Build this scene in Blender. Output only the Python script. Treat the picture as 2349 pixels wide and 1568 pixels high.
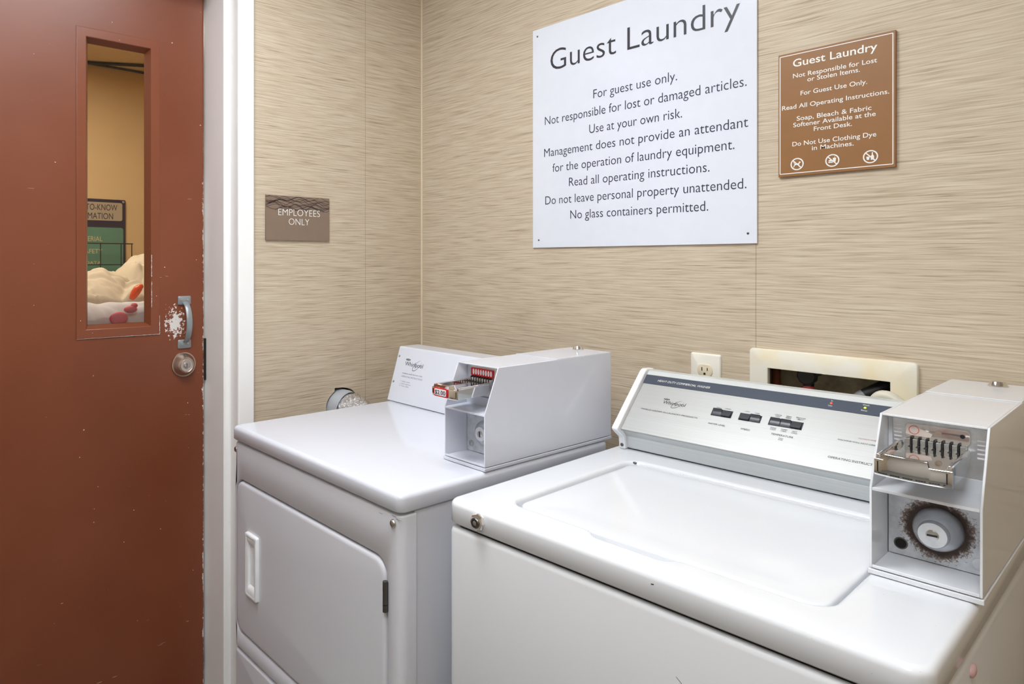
import bpy, bmesh, math, random
from mathutils import Vector, Matrix, noise as mnoise
from mathutils.geometry import tessellate_polygon

# ------------------------------------------------------------------ scene, camera, world, lights
for o in list(bpy.data.objects):
    bpy.data.objects.remove(o, do_unlink=True)
SC = bpy.context.scene
COL = SC.collection
W_PX, H_PX = 2349.0, 1568.0
F_PX, U0, V0 = 1592.83, 900.0, 600.0          # focal length and principal point of the (cropped) photograph
YAW = math.radians(51.743)

cam_data = bpy.data.cameras.new('camera')
cam_data.sensor_fit = 'HORIZONTAL'
cam_data.sensor_width = 36.0
cam_data.lens = F_PX * 36.0 / W_PX
cam_data.shift_x = (W_PX / 2 - U0) / W_PX
cam_data.shift_y = (V0 - H_PX / 2) / W_PX
cam_data.clip_start = 0.02
cam = bpy.data.objects.new('camera', cam_data)
COL.objects.link(cam)
cam.location = (1.768, -1.52, 1.316)
cam.rotation_euler = (math.pi / 2, 0, YAW)
SC.camera = cam

SC.view_settings.view_transform = 'Standard'
SC.view_settings.look = 'None'
SC.view_settings.gamma = 1.0
SC.view_settings.use_curve_mapping = False
SC.view_settings.exposure = 0.12

world = bpy.data.worlds.new('world')
SC.world = world
world.use_nodes = True
world.node_tree.nodes['Background'].inputs[0].default_value = (0.9, 0.95, 1.0, 1)
world.node_tree.nodes['Background'].inputs[1].default_value = 0.15

LIGHT_LAUNDRY = 16.2        # emission of the ceiling fixtures in the laundry
LIGHT_STORE = 14.0          # emission of the fixture in the room behind the door
PI = math.pi

# ------------------------------------------------------------------ node helpers / materials
def lin(c):
    return c / 12.92 if c <= 0.04045 else ((c + 0.055) / 1.055) ** 2.4
def rgb(r, g, b):
    return (lin(r / 255), lin(g / 255), lin(b / 255), 1)

class NT:
    def __init__(s, name):
        s.m = bpy.data.materials.new(name); s.m.use_nodes = True
        s.t = s.m.node_tree; s.n = s.t.nodes; s.b = s.n['Principled BSDF']
    def link(s, a, b): s.t.links.new(a, b)
    def new(s, k): return s.n.new(k)
    def setin(s, sock, v):
        if hasattr(v, 'is_output'): s.link(v, sock)
        else: sock.default_value = v
    def coords(s): return s.new('ShaderNodeTexCoord').outputs['Object']
    def sep(s, v):
        n = s.new('ShaderNodeSeparateXYZ'); s.link(v, n.inputs[0]); return n.outputs
    def comb(s, x, y, z):
        n = s.new('ShaderNodeCombineXYZ')
        for i, v in enumerate((x, y, z)): s.setin(n.inputs[i], v)
        return n.outputs[0]
    def math(s, op, a, b=0.0, c=None, clamp=False):
        n = s.new('ShaderNodeMath'); n.operation = op; n.use_clamp = clamp
        s.setin(n.inputs[0], a); s.setin(n.inputs[1], b)
        if c is not None: s.setin(n.inputs[2], c)
        return n.outputs[0]
    def noise(s, v, scale=1.0, detail=2.0, rough=0.5, dist=0.0):
        n = s.new('ShaderNodeTexNoise'); s.link(v, n.inputs['Vector'])
        n.inputs['Scale'].default_value = scale; n.inputs['Detail'].default_value = detail
        n.inputs['Roughness'].default_value = rough; n.inputs['Distortion'].default_value = dist
        return n.outputs['Fac']
    def ramp(s, fac, stops, interp='LINEAR'):
        n = s.new('ShaderNodeValToRGB'); s.link(fac, n.inputs[0]); e = n.color_ramp.elements
        n.color_ramp.interpolation = interp
        while len(e) < len(stops): e.new(0.5)
        for i, (p, c) in enumerate(stops):
            e[i].position = p; e[i].color = c if len(c) == 4 else (*c, 1)
        return n.outputs[0]
    def step(s, v, a, b):                       # smooth 0..1 from a to b
        n = s.new('ShaderNodeMapRange'); n.interpolation_type = 'SMOOTHSTEP'
        s.setin(n.inputs['Value'], v); n.inputs['From Min'].default_value = a; n.inputs['From Max'].default_value = b
        return n.outputs[0]
    def mix(s, f, a, b):
        n = s.new('ShaderNodeMix'); n.data_type = 'RGBA'
        s.setin(n.inputs[0], f); s.setin(n.inputs[6], a); s.setin(n.inputs[7], b)
        return n.outputs[2]
    def bump(s, h, strength, dist=0.001):
        n = s.new('ShaderNodeBump'); n.inputs['Strength'].default_value = strength
        n.inputs['Distance'].default_value = dist; s.link(h, n.inputs['Height'])
        s.link(n.outputs[0], s.b.inputs['Normal'])
    def base(s, c): s.setin(s.b.inputs['Base Color'], c)
    def pr(s, **k):
        names = dict(rough='Roughness', metal='Metallic', spec='Specular IOR Level', coat='Coat Weight',
                     coatr='Coat Roughness', trans='Transmission Weight', ior='IOR', alpha='Alpha')
        for a, v in k.items(): s.setin(s.b.inputs[names[a]], v)

def simple(name, col, rough=0.5, metal=0.0, spec=0.5, coat=0.0, var=0.03, scale=30.0):
    """plain material with a faint procedural unevenness"""
    t = NT(name); c = t.coords()
    n = t.noise(c, scale, 3)
    lo = tuple(max(0, x * (1 - var)) for x in col[:3]) + (1,)
    hi = tuple(min(1, x * (1 + var)) for x in col[:3]) + (1,)
    t.base(t.ramp(n, [(0.3, lo), (0.7, hi)]))
    t.pr(rough=rough, metal=metal, spec=spec, coat=coat)
    return t.m

M = {}
def enamel(name, col, rough=0.11):
    t = NT(name); c = t.coords()
    n = t.noise(c, 6, 3)
    sp = t.noise(c, 260, 1)
    f = t.step(sp, 0.80, 0.84)
    col2 = tuple(x * 0.965 for x in col[:3]) + (1,)
    base = t.mix(n, col, col2)
    t.base(t.mix(t.math('MULTIPLY', f, 0.35), base, rgb(120, 112, 104)))
    t.pr(rough=rough, spec=0.5)
    t.bump(t.noise(c, 9, 1), 0.02, 0.01)
    return t.m
M['enamel_cool'] = enamel('cool_white_enamel', rgb(221, 224, 234))
M['enamel_warm'] = enamel('warm_white_enamel', rgb(226, 228, 232))
M['cabinet_cool'] = enamel('cool_white_cabinet_enamel', rgb(216, 217, 224), 0.3)
M['cabinet_warm'] = enamel('warm_white_cabinet_enamel', rgb(219, 220, 223), 0.3)
M['white_plastic'] = simple('white_plastic', rgb(238, 239, 242), 0.35)
M['chrome'] = simple('chrome', (0.82, 0.81, 0.80, 1), 0.06, 1.0)
M['steel'] = simple('plain_steel', (0.55, 0.55, 0.54, 1), 0.28, 1.0)
M['dark_steel'] = simple('dark_steel', (0.16, 0.155, 0.15, 1), 0.35, 1.0)
M['black'] = simple('black_plastic', rgb(28, 28, 30), 0.35)
M['shadow_gap'] = simple('cavity_shade', rgb(22, 18, 15), 0.8)  # near-black colour that paints shade into gaps and holes
M['switch'] = simple('charcoal_switch_plastic', rgb(62, 63, 70), 0.3)
M['stripe'] = simple('slate_blue_stripe', rgb(66, 74, 88), 0.35)
M['ink'] = simple('navy_ink', rgb(48, 50, 72), 0.4)
M['ink_dark'] = simple('charcoal_ink', rgb(58, 58, 66), 0.35)
M['ink_black'] = simple('black_ink', rgb(38, 38, 40), 0.4)
M['ink_grey'] = simple('grey_ink', rgb(150, 152, 165), 0.4)
M['ink_red'] = simple('faded_red_ink', rgb(160, 100, 95), 0.4)
M['ink_white'] = simple('white_ink', rgb(240, 238, 232), 0.4)
M['red_label'] = simple('red_label', rgb(200, 30, 36), 0.3)
M['label_white'] = simple('label_white', rgb(238, 232, 236), 0.3)
M['rubber'] = simple('black_rubber', rgb(26, 24, 24), 0.5)
M['red_hose'] = simple('red_rubber_hose', rgb(186, 74, 72), 0.45)
M['grey_hose'] = simple('grey_hose_sleeve', rgb(120, 122, 126), 0.5)
M['white_hose'] = simple('milky_drain_hose', rgb(214, 208, 192), 0.4)
M['copper'] = simple('aged_copper', (0.50, 0.22, 0.10, 1), 0.35, 1.0)
M['rust_wood'] = simple('rusty_brown_pipe', rgb(120, 62, 30), 0.6)
M['ivory'] = simple('ivory_plastic', rgb(226, 214, 188), 0.35)
M['almond'] = simple('almond_plate', rgb(238, 234, 222), 0.35)
M['gum'] = simple('pink_gum', rgb(214, 176, 176), 0.5)
M['trim_white'] = simple('white_gloss_trim', rgb(249, 248, 247), 0.22, var=0.015, scale=8)
M['bead'] = simple('cream_caulk', rgb(222, 205, 178), 0.6)
M['galv'] = simple('galvanised_steel', (0.70, 0.72, 0.74, 1), 0.36, 0.9, var=0.12, scale=60)
M['pull_grey'] = simple('grey_painted_metal', rgb(150, 156, 160), 0.35, 0.35)
M['satin_nickel'] = simple('satin_nickel', (0.62, 0.52, 0.44, 1), 0.27, 1.0)
M['sign_white'] = simple('glossy_white_sign_board', rgb(226, 230, 240), 0.14, var=0.01)
M['sign_brown'] = simple('brown_sign_board', rgb(146, 103, 61), 0.4)
M['sign_taupe'] = simple('taupe_sign_board', rgb(134, 114, 97), 0.45)
M['wave_ink'] = simple('dark_wave_ink', rgb(66, 52, 54), 0.45)
M['navy_board'] = simple('dark_navy_board', rgb(44, 36, 62), 0.35)
M['green_board'] = simple('green_panel', rgb(92, 140, 122), 0.4)
M['rtk_panel'] = simple('grey_beige_panel', rgb(178, 164, 142), 0.4)
M['gold_ink'] = simple('tan_ink', rgb(206, 190, 142), 0.5)
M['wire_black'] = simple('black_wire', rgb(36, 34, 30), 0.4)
M['comforter'] = simple('cream_cotton', rgb(203, 189, 166), 0.9, var=0.04, scale=8)
M['sheet'] = simple('reflection_white', rgb(206, 203, 204), 0.9, var=0.03, scale=8)  # even white standing for a reflection in the door glass
M['orange_plastic'] = simple('orange_red_plastic', rgb(226, 84, 40), 0.3)
M['pink_red'] = simple('pinkish_red_cloth', rgb(204, 84, 88), 0.6)
M['ceiling'] = simple('white_ceiling_tile', rgb(232, 230, 224), 0.9)
M['floor'] = simple('grey_vinyl_floor', rgb(120, 118, 114), 0.35, var=0.08, scale=14)
M['store_wall'] = simple('tan_painted_wall', rgb(220, 190, 142), 0.7, var=0.03, scale=5)
M['store_ceiling'] = simple('cream_painted_ceiling', rgb(232, 208, 164), 0.8)
M['cart'] = simple('grey_cart_plastic', rgb(120, 124, 130), 0.5)

def brushed(name, col, rough, ax='x'):
    t = NT(name); o = t.sep(t.coords())
    v = t.comb(t.math('MULTIPLY', o[0], 2.5), t.math('MULTIPLY', o[1], 900), t.math('MULTIPLY', o[2], 900))
    n = t.noise(v, 1.0, 2)
    t.base(t.ramp(n, [(0.3, tuple(x * 0.9 for x in col)), (0.7, col)]))
    t.pr(metal=1.0, rough=t.math('MULTIPLY_ADD', n, 0.12, rough - 0.06))
    t.bump(n, 0.05, 0.0004)
    return t.m
M['brushed'] = brushed('brushed_aluminium', (0.47, 0.47, 0.46), 0.48)
M['brushed_grey'] = brushed('grey_brushed_aluminium', (0.66, 0.68, 0.67), 0.34)

def wallpaper(name, seam_axis, seam_at):
    t = NT(name); o = t.sep(t.coords())
    h = t.math('ADD', o[0], o[1]); z = o[2]
    base_v = t.comb(h, 0.0, z)
    warp = t.noise(base_v, 7.0, 2)
    zz = t.math('MULTIPLY_ADD', warp, 0.007, z)
    v1 = t.comb(t.math('MULTIPLY', h, 8.0), 0.0, t.math('MULTIPLY', zz, 270.0))
    n1 = t.noise(v1, 1.0, 3, 0.55, 0.25)
    v2 = t.comb(t.math('MULTIPLY', h, 14.0), 3.0, t.math('MULTIPLY', zz, 640.0))
    n2 = t.noise(v2, 1.0, 2, 0.5)
    f = t.math('ADD', t.math('MULTIPLY', n1, 0.66), t.math('MULTIPLY', n2, 0.34))
    c = t.ramp(f, [(0.31, rgb(150, 131, 109)), (0.41, rgb(184, 167, 143)), (0.50, rgb(200, 184, 161)), (0.64, rgb(213, 200, 179))])
    s = o[0] if seam_axis == 'x' else o[1]
    d = t.math('ABSOLUTE', t.math('SUBTRACT', s, t.math('MULTIPLY_ADD', warp, 0.002, seam_at - 0.001)))
    line = t.math('MULTIPLY', t.math('SUBTRACT', 1.0, t.step(d, 0.0004, 0.0013)), 0.5)
    c = t.mix(line, c, rgb(120, 98, 72))
    t.base(c)
    t.pr(rough=0.55, spec=0.35)
    t.bump(t.math('SUBTRACT', f, t.math('MULTIPLY', line, 0.4)), 0.35, 0.0016)
    return t.m
M['paper_back'] = wallpaper('striated_wallpaper_back', 'x', 1.088)
M['paper_left'] = wallpaper('striated_wallpaper_left', 'y', -0.234)
M['paper_plain'] = wallpaper('striated_wallpaper_plain', 'x', -50)

def door_paint(name):
    t = NT(name); c = t.coords(); o = t.sep(c); y, z = o[1], o[2]
    big = t.noise(c, 3.0, 3)
    base = t.ramp(big, [(0.3, rgb(116, 60, 35)), (0.7, rgb(128, 69, 44))])
    # paint worn off beside the pull
    dy = t.math('DIVIDE', t.math('SUBTRACT', y, -0.786), 0.021)
    dz = t.math('DIVIDE', t.math('SUBTRACT', z, 1.143), 0.033)
    rr = t.math('SQRT', t.math('ADD', t.math('MULTIPLY', dy, dy), t.math('MULTIPLY', dz, dz)))
    nz = t.noise(c, 110, 4, 0.6)
    pull = t.step(t.math('ADD', t.math('MULTIPLY', t.math('SUBTRACT', nz, 0.5), 5.2), t.math('SUBTRACT', 0.95, rr)), 0.0, 0.06)
    # chips along the latch edge
    lowf = t.noise(t.comb(0.0, 0.0, z), 9.0, 3)
    e = t.math('SUBTRACT', t.math('ADD', y, 0.7065), t.math('MULTIPLY', t.math('SUBTRACT', 0.70, lowf), 0.026))
    edge = t.step(t.math('ADD', e, t.math('MULTIPLY', t.math('SUBTRACT', nz, 0.5), 0.030)), 0.0, 0.0006)
    low = t.math('SUBTRACT', 1.0, t.step(z, 1.35, 1.75))
    edge = t.math('MULTIPLY', edge, low)
    # scattered specks, thin scratches
    sp = t.step(t.noise(c, 85, 2, 0.5), 0.775, 0.79)
    v = t.comb(0.0, t.math('MULTIPLY', y, 14.0), t.math('MULTIPLY', z, 170.0))
    sc = t.math('MULTIPLY', t.step(t.noise(v, 1.0, 1, 0.5, 1.2), 0.80, 0.815), 0.6)
    chip = t.math('MAXIMUM', t.math('MAXIMUM', pull, edge), t.math('MAXIMUM', sp, sc))
    t.base(t.mix(chip, base, rgb(222, 216, 212)))
    t.pr(rough=t.math('MULTIPLY_ADD', big, 0.14, 0.30), spec=0.5)
    h = t.math('SUBTRACT', t.noise(c, 14, 2), t.math('MULTIPLY', chip, 0.6))
    t.bump(h, 0.08, 0.003)
    return t.m
M['door'] = door_paint('red_brown_door_paint')

def frame_paint(name):
    t = NT(name); c = t.coords()
    sp = t.step(t.noise(c, 60, 3, 0.6), 0.735, 0.75)
    base = t.mix(t.noise(c, 4, 2), rgb(120, 63, 39), rgb(132, 74, 49))
    t.base(t.mix(sp, base, rgb(222, 214, 208))); t.pr(rough=0.3)
    return t.m
M['door_trim'] = frame_paint('red_brown_trim_paint')

def glass(name):
    t = NT(name); c = t.coords()
    sp = t.step(t.noise(c, 90, 2), 0.80, 0.83)
    t.base(t.mix(sp, (1, 1, 1, 1), rgb(230, 230, 226)))
    t.pr(rough=0.0, ior=1.45, trans=t.math('SUBTRACT', 1.0, t.math('MULTIPLY', sp, 0.6)))
    # thin pane: let light pass straight through apart from the mirror reflection
    tr = t.new('ShaderNodeBsdfTransparent'); gl = t.new('ShaderNodeBsdfGlossy'); gl.inputs['Roughness'].default_value = 0.02
    fr = t.new('ShaderNodeFresnel'); fr.inputs['IOR'].default_value = 1.45
    m1 = t.new('ShaderNodeMixShader'); t.link(fr.outputs[0], m1.inputs[0]); t.link(tr.outputs[0], m1.inputs[1]); t.link(gl.outputs[0], m1.inputs[2])
    df = t.new('ShaderNodeBsdfDiffuse'); m2 = t.new('ShaderNodeMixShader')
    t.link(t.math('MULTIPLY', sp, 0.6), m2.inputs[0]); t.link(m1.outputs[0], m2.inputs[1]); t.link(df.outputs[0], m2.inputs[2])
    t.link(m2.outputs[0], t.n['Material Output'].inputs['Surface'])
    return t.m
M['glass'] = glass('door_glass')

def emit(name, col, strength):
    t = NT(name); t.base(tuple(0.8 * c for c in col[:3]) + (1,))
    t.b.inputs['Emission Color'].default_value = col
    t.b.inputs['Emission Strength'].default_value = strength
    return t.m
M['lamp'] = emit('fluorescent_diffuser', (0.91, 0.955, 1.0, 1), LIGHT_LAUNDRY)
M['lamp_warm'] = emit('warm_diffuser', (1.0, 0.89, 0.72, 1), LIGHT_STORE)
M['led_red'] = emit('red_indicator', (1.0, 0.16, 0.08, 1), 0.12)
M['led_green'] = emit('yellow_green_indicator', (0.75, 0.85, 0.05, 1), 0.25)

def foil(name):
    t = NT(name); c = t.coords()
    n = t.noise(c, 120, 4, 0.7, 1.0)
    t.base(t.ramp(n, [(0.3, (0.6, 0.6, 0.62, 1)), (0.7, (0.9, 0.9, 0.92, 1))]))
    t.pr(metal=1.0, rough=0.24); t.bump(n, 0.9, 0.006)
    return t.m
M['foil'] = foil('crumpled_foil')

def vault(name, cx, cz, rust):
    t = NT(name); c = t.coords(); o = t.sep(c)
    n = t.noise(c, 150, 4, 0.65)
    base = t.ramp(t.noise(c, 70, 3), [(0.3, rgb(196, 200, 205)), (0.7, rgb(228, 230, 234))])
    if rust:
        dx = t.math('SUBTRACT', o[0], cx); dz = t.math('MULTIPLY', t.math('SUBTRACT', o[2], cz), 1.0)
        r = t.math('SQRT', t.math('ADD', t.math('MULTIPLY', dx, dx), t.math('MULTIPLY', dz, dz)))
        n2 = t.noise(c, 420, 3, 0.6)
        f = t.step(t.math('ADD', r, t.math('ADD', t.math('MULTIPLY', t.math('SUBTRACT', n, 0.5), 0.034), t.math('MULTIPLY', t.math('SUBTRACT', n2, 0.5), 0.036))), 0.042, 0.034)
        dk = t.step(t.math('ADD', r, t.math('MULTIPLY', t.math('SUBTRACT', n, 0.5), 0.014)), 0.0395, 0.0310)
        inner = t.step(r, 0.0275, 0.0235)
        base = t.mix(t.math('MULTIPLY', f, 0.8), base, rgb(122, 86, 54))
        base = t.mix(t.math('MULTIPLY', dk, 0.9), base, rgb(52, 34, 24))
        base = t.mix(t.math('MULTIPLY', inner, 0.8), base, rgb(170, 176, 180))
    t.base(base); t.pr(rough=0.45, metal=0.25, spec=0.4)
    t.bump(n, 0.1, 0.001)
    return t.m

def dirty_plastic(name):
    t = NT(name); c = t.coords()
    n = t.noise(c, 26, 4, 0.6)
    t.base(t.ramp(n, [(0.35, rgb(150, 140, 118)), (0.6, rgb(196, 188, 164))])); t.pr(rough=0.5)
    return t.m
M['box_inside'] = dirty_plastic('stained_box_plastic')
def yellowed(name):
    t = NT(name); c = t.coords()
    n = t.noise(c, 11, 3, 0.5)
    t.base(t.ramp(n, [(0.45, rgb(232, 228, 214)), (0.75, rgb(234, 216, 172))])); t.pr(rough=0.35)
    return t.m
M['box_frame'] = yellowed('yellowed_white_plastic')

# ------------------------------------------------------------------ mesh helpers
class MB:
    def __init__(s): s.v = []; s.f = []
    def add(s, vs, fs):
        k = len(s.v); s.v += [tuple(p) for p in vs]; s.f += [tuple(i + k for i in f) for f in fs]; return s
    def box(s, x0, x1, y0, y1, z0, z1):
        v = [(x, y, z) for x in (x0, x1) for y in (y0, y1) for z in (z0, z1)]
        return s.add(v, [(0, 1, 3, 2), (4, 6, 7, 5), (0, 4, 5, 1), (2, 3, 7, 6), (0, 2, 6, 4), (1, 5, 7, 3)])
    def loft(s, loops, cap0=True, cap1=True):
        n = len(loops[0]); vs = [p for l in loops for p in l]; fs = []
        for i in range(len(loops) - 1):
            for j in range(n):
                k = (j + 1) % n
                fs.append((i * n + j, i * n + k, (i + 1) * n + k, (i + 1) * n + j))
        if cap0: fs.append(tuple(reversed(range(n))))
        if cap1: fs.append(tuple((len(loops) - 1) * n + j for j in range(n)))
        return s.add(vs, fs)
    def prism(s, poly, axis, a0, a1):
        def P(p, a): return {'x': (a, p[0], p[1]), 'y': (p[0], a, p[1]), 'z': (p[0], p[1], a)}[axis]
        return s.loft([[P(p, a0) for p in poly], [P(p, a1) for p in poly]])
    def tube(s, path, r, n=14, cap=True):
        P = [Vector(p) for p in path]; R = r if isinstance(r, (list, tuple)) else [r] * len(P)
        up = None; loops = []
        for i, p in enumerate(P):
            d = (P[min(i + 1, len(P) - 1)] - P[max(i - 1, 0)]).normalized()
            if up is None:
                up = d.orthogonal().normalized()
            up = (up - d * up.dot(d)).normalized(); w = d.cross(up)
            loops.append([tuple(p + (up * math.cos(2 * PI * j / n) + w * math.sin(2 * PI * j / n)) * R[i]) for j in range(n)])
        return s.loft(loops, cap, cap)
    def lathe(s, prof, origin, axis, n=32, cap0=True, cap1=True):
        o = Vector(origin); a = Vector(axis).normalized(); u = a.orthogonal().normalized(); w = a.cross(u)
        loops = [[tuple(o + a * h + (u * math.cos(2 * PI * j / n) + w * math.sin(2 * PI * j / n)) * r) for j in range(n)] for r, h in prof]
        return s.loft(loops, cap0, cap1)
    def ball(s, c, r, nu=16, nv=10):
        loops = []
        for i in range(1, nv):
            a = PI * i / nv
            loops.append([(c[0] + r[0] * math.sin(a) * math.cos(2 * PI * j / nu), c[1] + r[1] * math.sin(a) * math.sin(2 * PI * j / nu), c[2] + r[2] * math.cos(a)) for j in range(nu)])
        return s.loft(loops)
    def solid(s, outer, holes, P, d0, d1):
        """polygon with holes, extruded: P(u, v, d) -> point"""
        polys = [outer] + holes
        tris = tessellate_polygon([[Vector((p[0], p[1], 0)) for p in q] for q in polys])
        flat = [p for q in polys for p in q]; n = len(flat)
        vs = [P(p[0], p[1], d0) for p in flat] + [P(p[0], p[1], d1) for p in flat]
        fs = [tuple(t) for t in tris] + [tuple(i + n for i in reversed(t)) for t in tris]
        k = 0
        for q in polys:
            m = len(q)
            for j in range(m):
                a, b = k + j, k + (j + 1) % m
                fs.append((a, b, b + n, a + n))
            k += m
        return s.add(vs, fs)
    def build(s, name, mat, parent=None, bevel=0.0, seg=2, smooth=True, angle=35, mats=None):
        me = bpy.data.meshes.new(name)
        me.from_pydata(s.v, [], s.f)
        bm = bmesh.new(); bm.from_mesh(me)
        bmesh.ops.recalc_face_normals(bm, faces=bm.faces)
        bm.to_mesh(me); bm.free()
        me.materials.append(mat)
        if smooth:
            me.polygons.foreach_set('use_smooth', [True] * len(me.polygons))
            if not bevel: me.set_sharp_from_angle(angle=math.radians(angle))
        o = bpy.data.objects.new(name, me); COL.objects.link(o)
        if parent: o.parent = parent
        if bevel:
            b = o.modifiers.new('bevel', 'BEVEL'); b.width = bevel; b.segments = seg
            b.limit_method = 'ANGLE'; b.angle_limit = math.radians(30); b.harden_normals = True
        return o

def rrect(x0, x1, y0, y1, r, n=6, ef=1, front=None):
    """rounded rectangle, counter-clockwise from the front-left corner; ef subdivides the front edge, front(x) offsets it"""
    pts = []
    def arc(cx, cy, a0):
        for i in range(n + 1):
            a = a0 + (PI / 2) * i / n
            pts.append((cx + r * math.cos(a), cy + r * math.sin(a)))
    arc(x0 + r, y0 + r, PI)
    for i in range(1, ef):
        x = x0 + r + (x1 - x0 - 2 * r) * i / ef
        pts.append((x, y0 + (front(x) if front else 0)))
    arc(x1 - r, y0 + r, 1.5 * PI); arc(x1 - r, y1 - r, 0); arc(x0 + r, y1 - r, PI / 2)
    return pts
def z_(loop, z): return [(p[0], p[1], z) for p in loop]
def y_(loop, y): return [(p[0], y, p[1]) for p in loop]

def tag(o, label=None, cat=None, group=None, kind=None):
    if label: o['label'] = label
    if cat: o['category'] = cat
    if group: o['group'] = group
    if kind: o['kind'] = kind
    return o
def empty(name, loc, rz=0.0):
    o = bpy.data.objects.new(name, None); COL.objects.link(o)
    o.location = loc; o.rotation_euler = (0, 0, rz); o.empty_display_size = 0.1
    return o

_cap = {}
def glyphs(s, bold=0.0, spacing=1.0):
    cu = bpy.data.curves.new('text', 'FONT'); cu.body = s; cu.size = 1.0; cu.resolution_u = 4
    cu.offset = bold; cu.space_character = spacing; cu.fill_mode = 'BOTH'
    ob = bpy.data.objects.new('text', cu)
    me = ob.to_mesh()
    v = [tuple(p.co) for p in me.vertices]; f = [tuple(p.vertices) for p in me.polygons]
    ob.to_mesh_clear(); bpy.data.objects.remove(ob); bpy.data.curves.remove(cu)
    return v, f
def capheight(bold):
    if bold not in _cap:
        v, f = glyphs('H', bold); _cap[bold] = max(p[1] for p in v) + 0.0
    return _cap[bold]
def text(mb, s, x0, x1, base, cap, o, ex, ez, en, bold=0.0, lean=0.0, lift=0.0004, spacing=1.0, mid=None, rise=0.0):
    """letters s between x0 and x1 on baseline base (in the plane o + x*ex + t*ez, raised along en)"""
    v, f = glyphs(s, bold, spacing)
    a = min(p[0] for p in v); b = max(p[0] for p in v); k = cap / capheight(bold)
    if mid is not None:
        w = (b - a) * k; x0, x1 = mid - w / 2, mid + w / 2
    o, ex, ez, en = Vector(o), Vector(ex), Vector(ez), Vector(en)
    vs = []
    for p in v:
        x = x0 + (p[0] - a) / (b - a) * (x1 - x0); t = p[1] * k
        vs.append(o + ex * (x + t * lean) + ez * (base + t + rise * (x - x0)) + en * lift)
    return mb.add(vs, f)
def flat(mb, poly, o, ex, ez, en, lift=0.0004):
    o, ex, ez, en = Vector(o), Vector(ex), Vector(ez), Vector(en)
    tris = tessellate_polygon([[Vector((p[0], p[1], 0)) for p in poly]])
    return mb.add([o + ex * p[0] + ez * p[1] + en * lift for p in poly], [tuple(t) for t in tris])
def ring(mb, c, ro, ri, o, ex, ez, en, lift=0.0004, n=40, sx=1.0, rot=0.0, w2=None):
    """flat ring (ellipse ring when sx != 1)"""
    o, ex, ez, en = Vector(o), Vector(ex), Vector(ez), Vector(en)
    vs = []
    for j in range(n):
        a = 2 * PI * j / n
        for r, q in ((ro, 1), (ri, 0)):
            rx = r * sx if q else r * sx - (0 if sx == 1 else 0)
            px, pz = math.cos(a) * rx, math.sin(a) * r
            x = px * math.cos(rot) - pz * math.sin(rot); z = px * math.sin(rot) + pz * math.cos(rot)
            vs.append(o + ex * (c[0] + x) + ez * (c[1] + z) + en * lift)
    fs = [(2 * j, 2 * ((j + 1) % n), 2 * ((j + 1) % n) + 1, 2 * j + 1) for j in range(n)]
    return mb.add(vs, fs)
def ribbon(mb, pts, w, o, ex, ez, en, lift=0.0004):
    o, ex, ez, en = Vector(o), Vector(ex), Vector(ez), Vector(en)
    vs = []
    for i, p in enumerate(pts):
        q = pts[min(i + 1, len(pts) - 1)]; r = pts[max(i - 1, 0)]
        dx, dz = q[0] - r[0], q[1] - r[1]; l = math.hypot(dx, dz) or 1
        ww = w(i / (len(pts) - 1)) if callable(w) else w
        nx, nz = -dz / l * ww / 2, dx / l * ww / 2
        for sgn in (1, -1):
            vs.append(o + ex * (p[0] + nx * sgn) + ez * (p[1] + nz * sgn) + en * lift)
    return mb.add(vs, [(2 * i, 2 * i + 2, 2 * i + 3, 2 * i + 1) for i in range(len(pts) - 1)])

# ------------------------------------------------------------------ the setting
RX, FY, CZ = 2.25, -3.3, 2.44          # right wall, front wall, ceiling of the laundry
DX = -0.155                            # face of the door
FAR = -1.9                             # far wall of the room behind the door
def struct(o, label, cat): return tag(o, label, cat, kind='structure')

struct(MB().box(FAR - 0.1, RX + 0.1, FY - 0.1, 0.12, -0.1, 0).build('floor', M['floor']), 'grey vinyl floor hidden below the machines', 'floor')
struct(MB().box(-0.2, RX + 0.1, FY - 0.1, 0.12, CZ, CZ + 0.1).build('ceiling', M['ceiling']), 'white ceiling above the laundry', 'ceiling')
hole = [(1.09, 0.965), (1.362, 0.965), (1.362, 1.122), (1.09, 1.122)]
struct(MB().solid([(0, 0), (RX, 0), (RX, CZ), (0, CZ)], [hole], lambda u, v, d: (u, d, v), 0.0, 0.12).build('wall_back', M['paper_back'], smooth=False),
       'tan striated wallpaper wall carrying both laundry signs', 'wall')
# left wall with the door opening and the torn vent hole
vent_hole = [(-0.320 + 0.060 * math.cos(a) * (1 + 0.02 * math.sin(5 * a)), 0.870 + 0.0605 * math.sin(a) * (1 + 0.025 * math.cos(7 * a))) for a in [2 * PI * i / 36 for i in range(36)]]
vent_hole[11] = (-0.349, 0.932)
outer = [(FY, 0), (-1.633, 0), (-1.633, 2.15), (-0.673, 2.15), (-0.673, 0), (0.12, 0), (0.12, CZ), (FY, CZ)]
struct(MB().solid(outer, [vent_hole], lambda u, v, d: (d, u, v), 0.0, -0.20).build('wall_left', M['paper_left'], smooth=False),
       'tan striated wallpaper wall with the door and the brown plaque', 'wall')
struct(MB().box(RX, RX + 0.1, FY, 0.12, 0, CZ).build('wall_right', M['paper_plain']), 'wallpapered wall right of the washer', 'wall')
struct(MB().box(-0.2, RX, FY - 0.1, FY, 0, CZ).build('wall_front', simple('greige_wall_paint', rgb(204, 199, 192), 0.7)), 'greige wall facing the machines', 'wall')
# thin caulk line in the corner
struct(MB().tube([(0.0015, -0.0015, 0), (0.0015, -0.0015, CZ)], 0.0032, 8).build('trim_1', M['bead']), 'pale caulk line down the wall corner', 'trim')
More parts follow.
